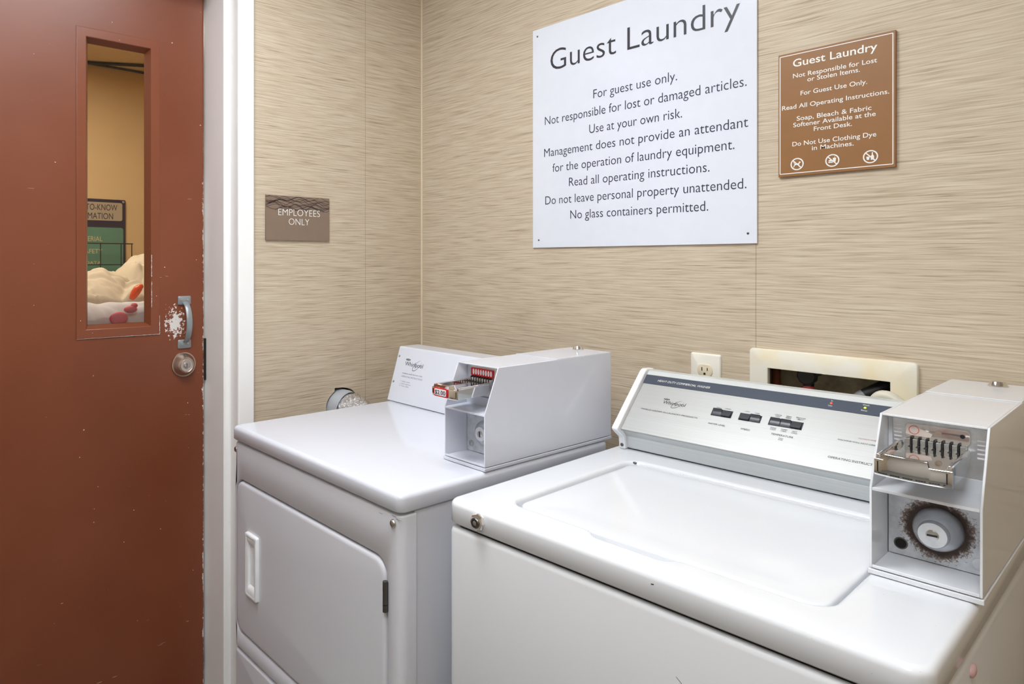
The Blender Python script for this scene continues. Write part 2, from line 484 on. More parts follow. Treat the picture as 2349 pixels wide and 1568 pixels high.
# room behind the door
struct(MB().box(FAR - 0.1, FAR, FY, 0.12, 0, 2.5).build('wall_far', M['store_wall']), 'tan wall seen through the door window', 'wall')
struct(MB().box(FAR, -0.2, FY, 0.12, 2.312, 2.42).build('ceiling_store', M['store_ceiling']), 'cream ceiling seen through the door window', 'ceiling')
struct(MB().box(FAR, -0.2, 0.02, 0.12, 0, 2.312).build('wall_store_back', M['store_wall']), 'tan wall at the right end of the room behind the door', 'wall')
struct(MB().box(FAR, -0.2, FY - 0.1, FY, 0, 2.312).build('wall_store_front', M['store_wall']), 'tan wall at the left end of the room behind the door', 'wall')

# steel door frame: right jamb, left jamb, head
def jamb(side):
    p = [(0.0, -0.626), (0.013, -0.626), (0.016, -0.629), (0.016, -0.671)]
    for i in range(6):
        a = PI / 2 * i / 5
        p.append((0.010 + 0.006 * math.cos(a), -0.671 - 0.004 * math.sin(a)))
    p += [(-0.031, -0.675), (-0.036, -0.678), (-0.036, -0.689), (-0.039, -0.693), (-0.2, -0.693), (-0.2, -0.673), (0.0, -0.673)]
    if side < 0: p = [(x, -2.306 - y) for x, y in reversed(p)]
    return p
fr = MB()
fr.prism(jamb(1), 'z', 0.0, 2.16); fr.prism(jamb(-1), 'z', 0.0, 2.16)
fr.box(-0.2, 0.016, -1.631, -0.675, 2.135, 2.18)
struct(fr.build('trim_2', M['trim_white'], angle=30), 'white metal door frame beside the red-brown door', 'door frame')

# the door
door = empty('door_1', (0, 0, 0))
tag(door, 'red-brown painted door with narrow window and paint chipped off its edge', 'door', kind='structure')
def win(y0, y1, z0, z1): return [(y0, z0), (y1, z0), (y1, z1), (y0, z1)]
slab_edge = [(DX - 0.044, -0.6975)]
panel = MB()
panel.solid([(-1.606, 0.008), (-0.6985, 0.008), (-0.6985, 2.13), (-1.606, 2.13)], [win(-1.030, -0.848, 1.126, 1.909)],
            lambda u, v, d: (d, u, v), DX, DX - 0.044)
panel.build('door_panel', M['door'], door, bevel=0.011, seg=5)
# window moulding: flat outer band, bevelled inner edge stepping down to the pane
wf = MB()
def wl(i, x): 
    return [(x, p[0], p[1]) for p in win(-1.049 + i, -0.831 - i, 1.114 + i, 1.929 - i)]
wf.loft([wl(0.0, DX), wl(0.0005, DX + 0.0025), wl(0.002, DX + 0.003), wl(0.023, DX + 0.003), wl(0.0245, DX + 0.002), wl(0.0340, DX - 0.022), wl(0.0345, DX - 0.024)], False, False)
wf.build('window_frame', M['door_trim'], door, smooth=False)
R_ = random.Random(5)
for z0, z1, y in ((1.114, 1.166, -0.8312), (1.190, 1.262, -0.8535), (1.275, 1.335, -0.8537)):      # bare metal along the moulding edges
    pts = [(y + R_.uniform(-0.0005, 0.0005), z0 + (z1 - z0) * i / 24) for i in range(25)]; c = MB()
    ribbon(c, pts, lambda t: 0.0004 + 0.0013 * R_.random() ** 2, (DX + 0.003, 0, 0), (0, 1, 0), (0, 0, 1), (1, 0, 0), 0.0002)
    c.build('paint_chip', M['ink_white'], door, smooth=False)
c = MB(); ribbon(c, [(-1.048 + 0.217 * i / 40, 1.1146 + R_.uniform(-0.0004, 0.0004)) for i in range(41)], lambda t: 0.0003 + 0.0012 * t * R_.random(), (DX + 0.003, 0, 0), (0, 1, 0), (0, 0, 1), (1, 0, 0), 0.0002)
c.build('paint_chip', M['ink_white'], door, smooth=False)
MB().box(DX - 0.027, DX - 0.022, -1.034, -0.846, 1.12, 1.92).build('window_pane', M['glass'], door, smooth=False)
# pull handle
pull = MB()
for zc, sgn in ((1.206, 1), (1.082, -1)):
    loop = rrect(-0.779, -0.741, zc - 0.0125, zc + 0.0125, 0.004, 4)
    pull.loft([[(DX + d, p[0], p[1]) for p in loop] for d in (0.0, 0.003)] + [[(DX + 0.0045, -0.760 + (p[0] + 0.760) * 0.92, zc + (p[1] - zc) * 0.88) for p in loop]])
bow = []
for i in range(17):
    t = i / 16; z = 1.200 - 0.112 * t; s_ = math.sin(PI * t)
    bow.append((DX + 0.003 + 0.030 * s_ ** 0.55, z))
loops = []
for i, (x, z) in enumerate(bow):
    q = bow[min(i + 1, 16)]; r = bow[max(i - 1, 0)]
    dx, dz = q[0] - r[0], q[1] - r[1]; l = math.hypot(dx, dz); nx, nz = -dz / l, dx / l
    w = 0.0085; th = 0.0028
    loops.append([(x + nx * th * cs, -0.757 + w * sn, z + nz * th * cs) for cs, sn in [(math.cos(2 * PI * j / 12), math.sin(2 * PI * j / 12)) for j in range(12)]])
pull.loft(loops)
po = pull.build('pull_handle', M['pull_grey'], door, angle=50)
for zc in (1.206, 1.082):
    for dy in (-0.009, 0.0095):
        MB().lathe([(0.0034, 0), (0.0032, 0.0012), (0.0018, 0.0018)], (DX + 0.0045, -0.760 + dy, zc + 0.001), (1, 0, 0), 14).build('screw', M['steel'], po)
# deadbolt
bolt = MB().lathe([(0.0355, 0), (0.0355, 0.003), (0.0345, 0.0045), (0.0320, 0.005), (0.0300, 0.008), (0.0235, 0.021), (0.0215, 0.0235), (0.019, 0.0242), (0.0182, 0.0236)],
                  (DX, -0.762, 1.024), (1, 0, 0), 48).build('deadbolt', M['satin_nickel'], door)
MB().lathe([(0.0175, 0), (0.0175, 0.0245), (0.0170, 0.0250), (0.0105, 0.0250), (0.0100, 0.0244)], (DX, -0.762, 1.024), (1, 0, 0), 40).build('lock_face', M['satin_nickel'], bolt)
cyl = MB().lathe([(0.0092, 0), (0.0092, 0.0252), (0.0086, 0.0256)], (DX, -0.762, 1.024), (1, 0, 0), 32).build('lock_cylinder', M['steel'], bolt)
MB().box(DX + 0.0254, DX + 0.0259, -0.7628, -0.7612, 1.0185, 1.029).build('keyhole', M['black'], bolt)
MB().box(DX - 0.006, DX - 0.0012, -0.6984, -0.6934, 0.972, 1.093).build('latch_gap_shade', M['shadow_gap'], door)  # dark box painting the shade inside the gap at the latch

# ceiling fixtures of the laundry and of the room behind the door
def troffer(x, y, sx, sy, z, mat, label):
    t = empty('ceiling_light', (x, y, z)); tag(t, label, 'ceiling light')
    f = MB()
    for a, b, c, d in ((-sx, sx, -sy, -sy + 0.03), (-sx, sx, sy - 0.03, sy), (-sx, -sx + 0.03, -sy + 0.03, sy - 0.03), (sx - 0.03, sx, -sy + 0.03, sy - 0.03)):
        f.box(a, b, c, d, -0.03, 0)
    f.build('frame', M['white_plastic'], t)
    MB().box(-sx + 0.03, sx - 0.03, -sy + 0.03, sy - 0.03, -0.02, -0.012).build('diffuser', mat, t)
    return t
troffer(0.78, -1.08, 0.31, 0.42, CZ, M['lamp'], 'ceiling light above the machines')
troffer(1.75, -1.80, 0.31, 0.42, CZ, M['lamp'], 'added ceiling light brightening the right wall and coin box side')  # unseen fixture added to lift the right wall and the door jamb
troffer(-1.05, -1.1, 0.25, 0.45, 2.312, M['lamp_warm'], 'warm ceiling light in the room behind the door')

# ------------------------------------------------------------------ dryer
DRY = empty('clothes_dryer', (0.182, -0.766, 0))
tag(DRY, 'white coin-operated dryer in the corner with a price tag on its coin slide', 'dryer')
DW = 0.654
MB().box(0.003, DW - 0.003, 0.034, 0.60, 0.02, 0.8775).build('cabinet', M['cabinet_cool'], DRY, bevel=0.002)
# top
def top_loops(x0, x1, y0, y1, zb, zt, rc, re, n=6, ef=1):
    L = [z_(rrect(x0 + 0.004, x1 - 0.004, y0 + 0.004, y1 - 0.004, rc, n, ef), zb), z_(rrect(x0, x1, y0, y1, rc, n, ef), zb + 0.004), z_(rrect(x0, x1, y0, y1, rc, n, ef), zt - re)]
    for i in range(1, 7):
        a = PI / 2 * i / 6; d = re * (1 - math.cos(a))
        L.append(z_(rrect(x0 + d, x1 - d, y0 + d, y1 - d, max(rc - d * 0.6, 0.003), n, ef), zt - re + re * math.sin(a)))
    return L
MB().loft(top_loops(-0.004, DW + 0.003, -0.005, 0.602, 0.8795, 0.914, 0.016, 0.010)).build('top', M['enamel_cool'], DRY, angle=60)
# front panel with the door opening, wrapping round both sides
def front_slab(z0, z1, hole=None):
    m = MB(); r = 0.016; n = 6
    def ol(y, i, zi): return y_(rrect(0 + i, DW - i, z0 + zi, z1 - zi, 0.004, n), y)
    loops = [ol(0.035, 0, 0), ol(r, 0, 0)]
    for k in range(1, 7):
        a = PI / 2 * k / 6
        loops.append(ol(r - r * math.sin(a), (1 - math.cos(a)) * r, (1 - math.cos(a)) * 0.006))
    if hole:
        x0, x1, h0, h1, rr = hole
        loops.append(y_(rrect(x0 - 0.004, x1 + 0.004, h0 - 0.004, h1 + 0.004, rr + 0.004, n), 0.0))
        loops.append(y_(rrect(x0 - 0.0015, x1 + 0.0015, h0 - 0.0015, h1 + 0.0015, rr + 0.0015, n), 0.0018))
        loops.append(y_(rrect(x0, x1, h0, h1, rr, n), 0.006))
        loops.append(y_(rrect(x0, x1, h0, h1, rr, n), 0.016))
    m.loft(loops, False, True)
    return m
DH = (0.011, 0.614, 0.417, 0.788, 0.034)
front_slab(0.3735, 0.8755, DH).build('front_panel', M['cabinet_cool'], DRY, angle=40)
front_slab(0.09, 0.3705).build('lower_panel', M['cabinet_cool'], DRY, angle=40)
MB().box(0.03, DW - 0.03, 0.05, 0.55, 0.0, 0.09).build('plinth', M['black'], DRY)
dd = MB(); g = 0.0035; L = []
for y, i in ((0.014, 0), (0.004, 0), (0.0012, 0.0012), (-0.0012, 0.004), (-0.002, 0.009)):
    L.append(y_(rrect(DH[0] + g + i, DH[1] - g - i, DH[2] + g + i, DH[3] - g - i, DH[4] - g - i * 0.5, 8), y))
L.append(y_(rrect(0.0845, 0.1255, 0.5355, 0.6685, 0.003, 8), -0.002)); L.append(y_(rrect(0.0850, 0.1250, 0.5360, 0.6680, 0.003, 8), 0.0105))
dd.loft(L)
dryer_door = dd.build('door', M['cabinet_cool'], DRY, angle=50)
# recessed white pull in the door
hp = MB()
def hl(i, y): return y_(rrect(0.076 + i, 0.134 - i, 0.527 + i, 0.677 - i, 0.004, 4), y)
hp.loft([hl(0, -0.002), hl(0.0008, -0.009), hl(0.002, -0.010), hl(0.0075, -0.010), hl(0.009, -0.009), hl(0.0095, -0.0025)])
for z0, z1 in ((0.5365, 0.560), (0.644, 0.6675)):     # scooped ends of the grip
    up = z0 > 0.6
    a, b = (z1, z0) if up else (z0, z1)
    hp.prism([(0.0103, a), (-0.0095, a), (-0.0092, a + (b - a) * 0.35), (-0.0060, a + (b - a) * 0.7), (0.0060, b), (0.0103, b)], 'x', 0.086, 0.124)
hp.prism([(0.0853, 0.0103), (0.0935, 0.0103), (0.0900, -0.0086), (0.0853, -0.0095)], 'z', 0.5365, 0.6675)
hp.build('door_pull', M['white_plastic'], dryer_door, angle=40)
# hinge
hg = MB().tube([(0.6135, -0.003, 0.697), (0.6135, -0.003, 0.7095)], 0.0048, 12)
hg.tube([(0.6135, -0.003, 0.7105), (0.6135, -0.003, 0.751)], 0.0048, 12)
hg.box(0.6135, 0.6185, -0.0015, 0.002, 0.698, 0.750)
hg.build('door_hinge', M['dark_steel'], dryer_door)
for x, z in ((0.006, 0.855), (0.633, 0.8585)):
    MB().lathe([(0.0074, 0), (0.0072, 0.0020), (0.0056, 0.0040), (0.002, 0.0050)], (x, 0.0035 if x < 0.02 else 0.0002, z), (0, -1, 0), 20).build('screw', M['steel'], DRY)
sm = MB(); R_ = random.Random(3)
for x, z, w in ((0.592, 0.8655, 0.010), (0.640, 0.8685, 0.015), (0.628, 0.871, 0.012)):
    MB().box(x, x + w, -0.0004, 0.0004, z, z + 0.0006).build('scuff_mark', M['ink_grey'], DRY)
# console with sloping front
CP = [(0.484, 0.9155), (0.531, 1.065), (0.534, 1.0675), (0.602, 1.0675), (0.605, 1.064), (0.605, 0.9155)]
cons = MB().prism(CP, 'x', -0.009, 0.55).build('console', M['enamel_cool'], DRY, bevel=0.0025, seg=3)
cd = Vector((0, 0.047, 0.1495)).normalized(); cn = Vector((0, -cd.z, cd.y)); CO = (0, 0.484, 0.9155); EX = (1, 0, 0)
for t in (0.1305, 0.0556):
    p = Vector(CO) + cd * t
    MB().lathe([(0.0036, 0), (0.0034, 0.001), (0.0015, 0.0016)], (0.0008, p.y, p.z), cn, 14).build('screw', M['steel'], cons)
def wordmark(mb, x0, x1, base, cap, o, ez, en, swirl, bold=0.0, lean=0.0):
    text(mb, 'Whirlpool', x0, x1, base, cap, o, EX, ez, en, bold, lean)
    cx = x0 + (x1 - x0) * 0.67; cz = base + cap * 0.35
    pts = []
    for i in range(44):
        a = 0.35 + 5.7 * i / 43
        px, pz = math.cos(a) * cap * 1.75, math.sin(a) * cap * 0.72
        c, s_ = math.cos(0.75), math.sin(0.75)
        pts.append((cx + px * c - pz * s_, cz + px * s_ + pz * c))
    ribbon(mb, pts, lambda t: cap * 0.02 + cap * 0.10 * math.sin(PI * t), o, EX, ez, en, 0.00035)
    # small oval emblem over the first letters
    ox, oz, a_ = x0 + (x1 - x0) * 0.12, base + cap * 1.5, cap * 0.85
    flat(mb, [(ox + a_ * math.cos(2 * PI * i / 28), oz + a_ * 0.28 * math.sin(2 * PI * i / 28)) for i in range(28)], o, EX, ez, en, 0.0003)
    return ox, oz, a_
lt = MB()
ox, oz, a_ = wordmark(lt, 0.0344, 0.1123, 0.1065, 0.0118, CO, cd, cn, True)
lt.build('brand_lettering', M['ink_black'], cons, smooth=False)
em = MB()
for k in (-0.45, 0.0, 0.45): ring(em, (ox + k * a_, oz), a_ * 0.17, a_ * 0.11, CO, EX, cd, cn, 0.0006, 20)
em.build('emblem_detail', M['label_white'], cons, smooth=False)
lt = MB()
text(lt, 'COMMERCIAL DRYER WITH TWO CYCLES', 0.031, 0.118, 0.0825, 0.0025, CO, EX, cd, cn)
lt.build('text_line', M['ink_dark'], cons, smooth=False)
lt = MB(); text(lt, 'OPERATING INSTRUCTIONS', 0.030, 0.122, 0.0728, 0.0045, CO, EX, cd, cn)
lt.build('text_line', M['ink_grey'], cons, smooth=False)
for i, s_ in enumerate(('1  Select cycle', '2  Insert quarters', '3  Push slide')):
    lt = MB(); text(lt, s_, 0.0308, (0.073, 0.079, 0.072)[i], (0.0592, 0.0525, 0.0462)[i], 0.0034, CO, EX, cd, cn)
    lt.build('text_line', M['ink_grey'], cons, smooth=False)

# ------------------------------------------------------------------ coin box (shared builder, local coordinates of the machine)
def coin_box(par, x0, x1, yf, zb, zk, yt, zt, yb, yin, mat, seam, knob, vmat, lock):
    w = 0.0028; m = MB()
    side = [(yf, zb), (yf, zk), (yt, zt), (yb, zt), (yb, zb)]
    m.prism(side, 'x', x0, x0 + w); m.prism(side, 'x', x1 - w, x1)
    m.box(x0 + w, x1 - w, yt - 0.0005, yb - w, zt - w, zt)                       # roof
    m.box(x0 + w, x1 - w, yb - w, yb, zb, zt)                    # back
    m.box(x0 + w, x1 - w, yf + 0.001, yin, zb, zb + 0.0020)  # vault floor
    m.box(x0 + w, x1 - w, yf, yf + 0.0016, zb, zb + 0.0042)                # front lip
    m.prism([(yf, zk - 0.004), (yf, zk), (yin, zk + 0.001), (yin, zk - 0.003)], 'x', x0 + w, x1 - w)   # shelf
    m.box(x0 + w, x1 - w, yin, yin + w, zk, zt - w)                  # back of the slide bay
    m.box(x0 + w, x1 - w, yin - 0.004, yin, zk, zk + 0.018)          # rail under the slide
    h = m.build('coin_box', mat, par, bevel=0.0009, seg=2)
    MB().box(x0 + 0.0006, x1 - 0.0006, seam, yb - 0.001, zt, zt + 0.0013).build('service_lid', mat, h, bevel=0.0006)
    MB().box(x0 - 0.0015, x1 + 0.0015, yf - 0.0015, yb + 0.001, zb - 0.0075, zb - 0.0012).build('base_rail', mat, h, bevel=0.001)
    MB().lathe([(0.0135, 0), (0.0135, 0.0012), (0.0118, 0.0025), (0.0100, 0.0078), (0.0092, 0.0086), (0.0060, 0.0088)], (knob[0], knob[1], zt + 0.0013), (0, 0, 1), 28).build('lid_lock', M['chrome'], h)
    # vault door
    v = MB().box(x0 + w + 0.001, x1 - w - 0.001, yin - 0.002, yin + 0.002, zb + 0.003, zk - 0.003).build('vault_door', vmat, par)
    lx, lz, ls, bh = lock
    MB().lathe([(0.0272 * ls, 0), (0.0268 * ls, 0.005 * bh), (0.0255 * ls, 0.011 * bh), (0.0230 * ls, 0.017 * bh), (0.0190 * ls, 0.0225 * bh), (0.0170 * ls, 0.0240 * bh), (0.0164 * ls, 0.0300 * bh), (0.0152 * ls, 0.0318 * bh), (0.0078, 0.0318 * bh)],
               (lx, yin - 0.0015, lz), (0, -1, 0), 40).build('lock_boss', M['galv'], v)
    MB().lathe([(0.0068, 0), (0.0068, 0.0318 * bh + 0.0006), (0.0062, 0.0318 * bh + 0.001)], (lx, yin - 0.0015, lz), (0, -1, 0), 24).build('lock_cylinder', M['steel'], v)
    k = MB().box(-0.0055, 0.0055, -0.0005, 0.0, -0.0012, 0.0012)
    ko = k.build('key_slot', M['black'], v)
    ko.location = (lx, yin - 0.0015 - 0.0318 * bh - 0.001, lz); ko.rotation_euler = (0, -0.05 if ls > 0.95 else PI / 2 - 0.1, 0)
    return h, v

def coin_slide(par, x0, x1, yf, yback, zt, zb, nslots, sx0, sx1):
    """chrome drawer-like slide: tray, curved front plate with a recess, back plate and coin posts"""
    m = MB(); d = 0.0035
    m.prism([(yf + 0.004, zt - 0.0015), (yback, zt - 0.0005), (yback, zt - 0.0035), (yf + 0.004, zt - 0.0045)], 'x', x0 + 0.003, x1 - 0.003)
    for a, b in ((x0, x0 + 0.0045), (x1 - 0.0045, x1)):
        m.prism([(yf + 0.002, zt + 0.0015), (yback - 0.012, zt + 0.003), (yback - 0.004, zt + 0.001), (yback - 0.030, zb + 0.0005), (yf + 0.002, zb)], 'x', a, b)
    m.tube([(x0 + 0.002, yf + 0.003, zt + 0.0012), (x0 + 0.002, yback - 0.010, zt + 0.003)], 0.0026, 10)
    m.tube([(x1 - 0.002, yf + 0.003, zt + 0.0012), (x1 - 0.002, yback - 0.010, zt + 0.003)], 0.0026, 10)
    s = m.build('coin_slide', M['chrome'], par, bevel=0.0008)
    # front plate, bowed outward
    f = MB(); n = 40; xc = (x0 + x1) / 2; hw = (x1 - x0) / 2 + 0.001
    def fy(x): return yf - 0.0045 * (1 - ((x - xc) / hw) ** 2)
    xs = [xc - hw + 2 * hw * i / n for i in range(n + 1)]
    top = lambda x: zt + (0.0055 if -0.74 * hw < x - xc < 0.44 * hw else -0.0015)
    vs = []; fs = []
    for x in xs:
        y = fy(x); vs += [(x, y, zb - 0.0005), (x, y - 0.0008, zb + 0.0015), (x, y - 0.0008, top(x) - 0.001), (x, y, top(x)), (x, y + 0.004, top(x)), (x, y + 0.004, zb - 0.0005)]
    for i in range(n):
        for j in range(6):
            k = (j + 1) % 6; fs.append((i * 6 + j, (i + 1) * 6 + j, (i + 1) * 6 + k, i * 6 + k))
    fs += [tuple(range(6)), tuple(n * 6 + j for j in reversed(range(6)))]
    f.add(vs, fs)
    fp = f.build('front_plate', M['chrome'], s, angle=40)
    # dark engraved border line of the front plate
    g_ = MB()
    def gl(x, z0, z1): g_.box(x - 0.0006, x + 0.0006, fy(x) - 0.0012, fy(x) + 0.001, z0, z1)
    gl(xc - hw * 0.90, zb + 0.004, zt - 0.004); gl(xc + hw * 0.88, zb + 0.004, zt - 0.004)
    for i in range(26):
        x = xc - hw * 0.86 + 2 * hw * 0.84 * i / 25
        if i % 5 != 4: g_.box(x - 0.0011, x + 0.0011, fy(x) - 0.0012, fy(x) + 0.001, zb + 0.0024, zb + 0.0033)
    g_.build('engraved_line', M['black'], s, smooth=False)
    # bezel plate behind and coin guide posts
    xa, xb = x0 + 0.001, x1 + 0.008
    posts = MB(); slots = MB(); step = (sx1 - sx0) / (nslots - 1)
    for i in range(nslots + 1):
        x = sx0 - step / 2 + i * step
        posts.box(x - step * 0.36, x + step * 0.36, yback - 0.008, yback - 0.0015, zt - 0.001, zt + 0.0075)
    for i in range(nslots):
        x = sx0 + i * step
        slots.prism([(yback - 0.0085, zt + 0.0100), (yback - 0.0085, zt + 0.0003), (yback - 0.019, zt - 0.0002), (yback - 0.019, zt - 0.0014), (yback - 0.0005, zt - 0.0012), (yback - 0.0005, zt + 0.0105)], 'x', x - 0.0009, x + 0.0009)
    posts.build('coin_post', M['steel'], s, bevel=0.0007)
    slots.build('coin_slot', M['black'], s, smooth=False)
    return s, fp, fy

DV = vault('galvanised_vault_plate', 0, 0, False)
cb, vd = coin_box(DRY, 0.541, 0.655, 0.205, 0.9225, 1.023, 0.243, 1.110, 0.613, 0.268, M['enamel_cool'], 0.42, (0.582, 0.590), DV, (0.5955, 0.968, 0.93, 0.45))
MB().lathe([(0.0062, 0), (0.0058, 0.002), (0.004, 0.0032), (0.001, 0.0036)], (0.5575, 0.266, 0.941), (0, -1, 0), 20).build('rivet', M['steel'], vd)
bez = MB().box(0.5475, 0.6515, 0.2645, 0.2675, 1.043, 1.104).build('bezel_plate', M['galv'], DRY, bevel=0.0008)
sl, fp, fy = coin_slide(DRY, 0.560, 0.631, 0.157, 0.264, 1.0725, 1.0535, 8, 0.5665, 0.6155)
rl = MB().prism(rrect(0.5585, 0.6225, 1.0815, 1.0985, 0.003, 4), 'y', 0.2632, 0.2644).build('denomination_label', M['red_label'], bez)
ov = MB()
for i in range(8):
    x = 0.5665 + i * 0.007
    ov.add([(x + 0.0025 * math.cos(2 * PI * j / 18), 0.2629, 1.0905 + 0.0058 * math.sin(2 * PI * j / 18)) for j in range(18)], [tuple(range(18))])
ov.build('coin_symbol', M['label_white'], rl, smooth=False)
lt = MB()
for i in range(8):
    text(lt, '25', 0.5653 + i * 0.007, 0.5677 + i * 0.007, 1.0888, 0.0032, (0, 0.2627, 0), EX, (0, 0, 1), (0, -1, 0), 0.0, 0, 0.0)
lt.build('coin_numeral', M['ink_grey'], rl, smooth=False)
# price tag on the slide
yl = 0.1515
pt = MB(); pt.prism(rrect(0.5715, 0.6080, 1.0552, 1.0722, 0.0025, 4), 'y', yl - 0.0020, yl + 0.004)
pr = pt.build('price_tag', M['red_label'], sl)
MB().prism(rrect(0.5735, 0.6060, 1.0574, 1.0700, 0.0018, 4), 'y', yl - 0.0024, yl - 0.0018).build('price_tag_face', M['label_white'], sl)
lt = MB(); text(lt, '$2.00', 0.5750, 0.6045, 1.0596, 0.0080, (0, yl - 0.0028, 0), EX, (0, 0, 1), (0, -1, 0), 0.012, 0, 0)
lt.build('price_lettering', M['ink_black'], sl, smooth=False)

# ------------------------------------------------------------------ washer
WA = empty('washing_machine', (0.899, -0.716, 0), math.radians(2.3))
tag(WA, 'white top-loading coin washer on the right with brushed steel control panel', 'washing machine')
WX, WY = 0.664, 0.655
# cabinet
cab = MB(); L = []
def cabl(i, z): return z_(rrect(i, WX - i, i, WY - i, 0.018, 6), z)
cab.loft([cabl(0.006, 0.0), cabl(0, 0.006), cabl(0, 0.861), cabl(0.0015, 0.8665), cabl(0.006, 0.8695)])
cab.build('cabinet', M['cabinet_warm'], WA, angle=60)
MB().prism(rrect(0.012, WX - 0.012, 0.010, WY - 0.012, 0.014, 6), 'z', 0.866, 0.884).build('seam_shade_fill', M['shadow_gap'], WA)  # dark filler that paints shade into the seam under the top
# top with the lid well
RXA, RXB, RYA, RYB = 0.081, 0.553, 0.068, 0.447
EF = 60
def notch(x):
    a = 1 / (1 + math.exp(-(x - 0.245) / 0.004)); b = 1 / (1 + math.exp((x - 0.372) / 0.004))
    return -0.017 * a * b
x0, x1, y0, y1 = -0.002, WX + 0.0005, -0.0015, WY + 0.003
L = top_loops(x0, x1, y0, y1, 0.8755, 0.914, 0.024, 0.009, 7, EF)
def well(i, z, r=0.030): return z_(rrect(RXA + i, RXB - i, RYA + i, RYB - i, r - i, 7, EF, notch), z)
L += [well(-0.009, 0.914), well(-0.006, 0.9137), well(-0.0035, 0.9125), well(-0.0015, 0.9105), well(0, 0.907), well(0.001, 0.899), well(0.012, 0.898)]
MB().loft(L).build('top', M['enamel_warm'], WA, angle=60)
# lid
lid = MB(); L = []
def lidl(i, z): return z_(rrect(RXA + 0.008 + i, RXB - 0.0045 - i, RYA + 0.0035 + i, RYB - 0.005 - i, 0.027 - i * 0.6, 7, EF), z - 0.0012)
for i, z in ((0, 0.899), (0, 0.9075), (0.0006, 0.9095), (0.002, 0.9108), (0.005, 0.9114), (0.012, 0.9115), (0.03, 0.9110), (0.044, 0.9104), (0.055, 0.9098), (0.075, 0.9095)):
    L.append(lidl(i, z) if i <= 0.03 else z_(rrect(RXA + 0.008 + i, RXB - 0.0045 - i, RYA + 0.0035 + i, RYB - 0.005 - i, 0.012, 7, EF), z - 0.0012))
lid.loft(L); lid.build('lid', M['enamel_warm'], WA, angle=60)
# small bumper at the lid corner, chip on the rim
MB().ball((0.091, 0.442, 0.911), (0.004, 0.003, 0.0025), 12, 8).build('lid_bumper', M['dark_steel'], WA)
# front lock
lk = MB().lathe([(0.0140, 0), (0.0140, 0.004), (0.0130, 0.0070), (0.0110, 0.0085), (0.0092, 0.0087)], (0.0735, -0.0012, 0.8955), (0, -1, 0), 8).build('front_lock', M['chrome'], WA, angle=20)
MB().lathe([(0.0086, 0), (0.0086, 0.0098), (0.0078, 0.0108), (0.0056, 0.0108), (0.0054, 0.009)], (0.0735, -0.0012, 0.8955), (0, -1, 0), 24).build('lock_cylinder', M['dark_steel'], lk)
MB().lathe([(0.0040, 0), (0.0040, 0.0108), (0.0034, 0.0112)], (0.0735, -0.0012, 0.8955), (0, -1, 0), 16).build('lock_core', M['steel'], lk)
# scratches on the cabinet front and rim
sc = MB()
for (xa, za, xb, zb_) in ((0.405, 0.795, 0.413, 0.789), (0.416, 0.787, 0.427, 0.778), (0.429, 0.777, 0.434, 0.772)):
    sc = MB(); ribbon(sc, [(xa, za), (xb, zb_)], 0.0006, (0, 0, 0), EX, (0, 0, 1), (0, -1, 0), 0.0003)
    sc.build('scratch_mark', M['ink_dark'], WA, smooth=False)
sc = MB()
ribbon(sc, [(0.372, 0.9000), (0.376, 0.9010)], 0.0014, (0, -0.0015, 0), EX, (0, 0, 1), (0, -1, 0), 0.0003)
sc.build('scratch_mark', M['ink_dark'], WA, smooth=False)
# console body, face panel, lower panel, end cap
BODY = [(0.516, 0.9170), (0.512, 0.943), (0.4925, 0.9625), (0.5993, 1.0645), (0.606, 1.071), (0.632, 1.071), (0.650, 1.04), (0.650, 0.9170)]
con = MB().prism(BODY, 'x', 0.029, 0.5535).build('console', M['brushed_grey'], WA, bevel=0.0012)
pd = Vector((0, 0.106, 0.101)).normalized(); pn_ = Vector((0, -pd.z, pd.y)); PO = Vector((0, 0.490, 0.961))
def on_panel(x, t, lift=0.0): return tuple(Vector((x, 0, 0)) + PO + pd * t + pn_ * lift)
def slab(x0, x1, t0, t1, l0, l1): 
    return MB().loft([[on_panel(x, t, l) for x, t in ((x0, t0), (x1, t0), (x1, t1), (x0, t1))] for l in (l0, l1)])
slab(0.030, 0.5535, 0.0, 0.1262, -0.003, 0.0006).build('face_panel', M['brushed'], con, bevel=0.0006)
slab(0.030, 0.5535, 0.1262, 0.1500, -0.003, 0.0007).build('stripe', M['stripe'], con)
tr_ = MB().prism([(0.4925, 0.9630), (0.4898, 0.9612), (0.4915, 0.9575), (0.4955, 0.9595)], 'x', 0.030, 0.5535).build('bottom_bead', M['brushed'], con, bevel=0.001)
MB().prism([(0.5980, 1.0655), (0.6045, 1.0720), (0.6060, 1.0735), (0.6300, 1.0735), (0.6300, 1.070), (0.606, 1.070), (0.5995, 1.0640)], 'x', 0.0295, 0.5535).build('top_channel', simple('pale_grey_channel', rgb(204, 207, 206), 0.35), con, bevel=0.0008)
CAPP = [(0.508, 0.9142), (0.504, 0.940), (0.4790, 0.9585), (0.4775, 0.9640), (0.592, 1.0735), (0.599, 1.0775), (0.628, 1.0765), (0.655, 1.045), (0.655, 0.9142)]
MB().prism(CAPP, 'x', 0.0155, 0.0300).build('end_cap', M['white_plastic'], con, bevel=0.003, seg=3)
MB().lathe([(0.0040, 0), (0.0036, 0.0012), (0.0015, 0.002)], (0.0235, 0.5065, 0.9235), (0, -1, 0.15), 14).build('screw', M['dark_steel'], con)
